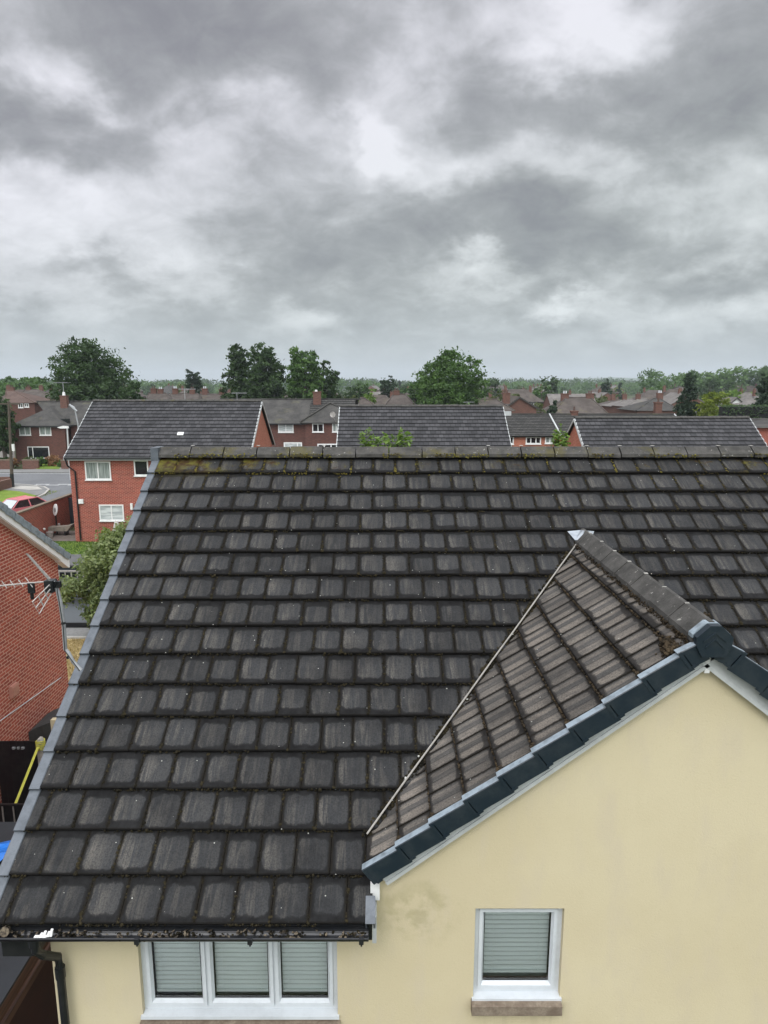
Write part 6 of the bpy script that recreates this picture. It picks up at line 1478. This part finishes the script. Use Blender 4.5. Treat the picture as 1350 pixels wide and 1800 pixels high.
# trees of the town
tp_ = []
for k, (lm, sd_, cone, wd, hh) in enumerate((('lf_dark',101,0,9,10),('lf_mid',102,0,8,9),('lf_olive',103,0,8,8.5),('lf_pine',104,.8,6,11),('lf_light',105,0,7,7.5),('lf_dark',106,0,11,9.5))):
    r_ = tree('town_tree', 'x', (0,0,0), wd, hh, 1., lm, n=1500, leaf=.42, seed=sd_, lobes=11, cone=cone, r0=.25); KD[r_] = kids(r_)
    for c in KD[r_]: KD[c] = []
    tp_.append(r_)
TL = ['dark round tree','mid green round tree','olive green tree','dark pointed conifer','light green bushy tree','broad dark tree']
used = set()
for ri, (Yr, sp) in enumerate(((128,17),(160,17),(196,17),(240,18),(292,20),(360,22),(440,24))):
    n_row = 0; x = -Yr*.60+rr_.uniform(0,sp)
    while x < Yr*.60:
        if rr_.random() < (.45 if ri == 0 else .85) and not any(abs(x-a) < 8 and abs(Yr-c) < 8 for a, c in occupied):
            k = rr_.choice([0,1,2,4,5,0,1,2,3,5]); src = tp_[k]; o = src if k not in used else copy_tree(src); used.add(k)
            s = rr_.uniform(.65,1.15)*(.8 if ri < 2 else 1.1 if ri > 4 else 1.); o.location = (x, Yr+rr_.uniform(-5,5), 0); o.rotation_euler = (0,0,rr_.random()*6.28); o.scale = (s,s,s*rr_.uniform(.85,1.15)*(.85 if ri < 3 else 1))
            tag(o, f'{TL[k]}, {ords[min(n_row,27)]} from left in {rowN[ri]} belt of far trees', 'tree', 'trees of the town beyond'); n_row += 1
        x += sp*rr_.uniform(.6,1.5)
# distant woods as masses of leaf clumps
def wood(name, label, Yw, x0, x1, h0_, h1_, n, s, lm, seed, dep=60):
    r = random.Random(seed); b = MB(); R0 = s*3.4; nc = int((x1-x0)*dep/(R0*R0*5)); per = max(20, int(n/nc))
    for c_ in range(nc):
        cx_, cy_ = r.uniform(x0, x1), Yw+r.uniform(0, dep); R = R0*r.uniform(.6,1.25)
        top = h0_+(h1_-h0_)*max(0, min(1, .5+.9*mnoise.noise(Vector((cx_*.011, seed, 0)))))+r.uniform(-.12,.14)*h0_; tone = r.random()
        for k in range(per):
            d = Vector((r.gauss(0,1), r.gauss(0,1), r.gauss(0,1))).normalized(); rad = R*(.6+.45*r.random())
            p_ = Vector((cx_+d.x*rad, cy_+d.y*rad, top-R*.8+d.z*rad*.9 if r.random() < .72 else r.uniform(0, top-R)))
            a = Vector((r.gauss(0,1),r.gauss(0,1),r.gauss(0,1))).normalized(); c = a.orthogonal().normalized(); L = s*.62*r.uniform(.5,1.2)
            b.face([p_-a*L, p_-c*L*.7, p_+a*L, p_+c*L*.7], 0, [(0,0),(0,1),(1,1),(1,0)], (tone*.8+r.random()*.2, r.random()))
    tag(b.build(name, M[lm]), label, 'woodland', kind='stuff')
wood('far_wood', 'long belt of green trees at the far edge of the town', 540, -340, 340, 8, 13, 30000, 1.5, 'lf_mid', 201)
wood('far_wood', 'hazy dark belt of woodland near the horizon', 760, -470, 470, 10, 16, 26000, 2.0, 'lf_dark', 202, 90)
wood('far_wood', 'faint farthest belt of woodland under the hills', 1200, -720, 720, 12, 22, 20000, 3.0, 'lf_dark', 203, 120)
wood('near_wood', 'belt of garden trees at left behind the red brown roofs', 190, -122, -76, 8.5, 11.5, 9000, .9, 'lf_mid', 204, 25)
wood('right_wood', 'bank of hazy green trees at right beyond the conifer', 300, 122, 190, 14, 20, 10000, 1.3, 'lf_mid', 205, 40)
# hills
b = MB(); nx_ = 60; rows = 8; Yh = 3200; vs = []
for j in range(rows+1):
    for i in range(nx_+1):
        x = -2600+5200*i/nx_; y = Yh+1500*j/rows; f = sin(pi*j/rows)
        hgt = 14+34*max(0, math.exp(-((x-1250)/420)**2))+14*mnoise.noise(Vector((x*.0016,3,0)))+8*mnoise.noise(Vector((x*.006,1,0)))
        vs.append((x, y, -2+max(4, hgt)*f))
b.v = vs
for j in range(rows):
    for i in range(nx_): a = j*(nx_+1)+i; b.f.append((a,a+1,a+nx_+2,a+nx_+1)); b.mi.append(0)
struct(b.build('hills', mat('hill_green', rough=1., spec=.1, fn=grassy((.05,.08,.04), (.09,.12,.06), (.04,.06,.035), .004)), smooth=True))
# distant air
hz_ = MB(); hz_.box(-4000, 4000, -60, 6500, -3, 125)
hm_ = bpy.data.materials.new('haze_air'); hm_.use_nodes = True; t = NT(hm_.node_tree); t.n.clear(); o = t.new('ShaderNodeOutputMaterial'); pv = t.new('ShaderNodeVolumePrincipled')
pv.inputs['Color'].default_value = (.82,.90,.96,1); pv.inputs['Density'].default_value = .00022; pv.inputs['Anisotropy'].default_value = 0.; t.l.new(pv.outputs[0], o.inputs['Volume'])
ho = hz_.build('haze', hm_); ho['kind'] = 'stuff'; ho['label'] = 'thin grey blue haze over the far town'; ho['category'] = 'haze'
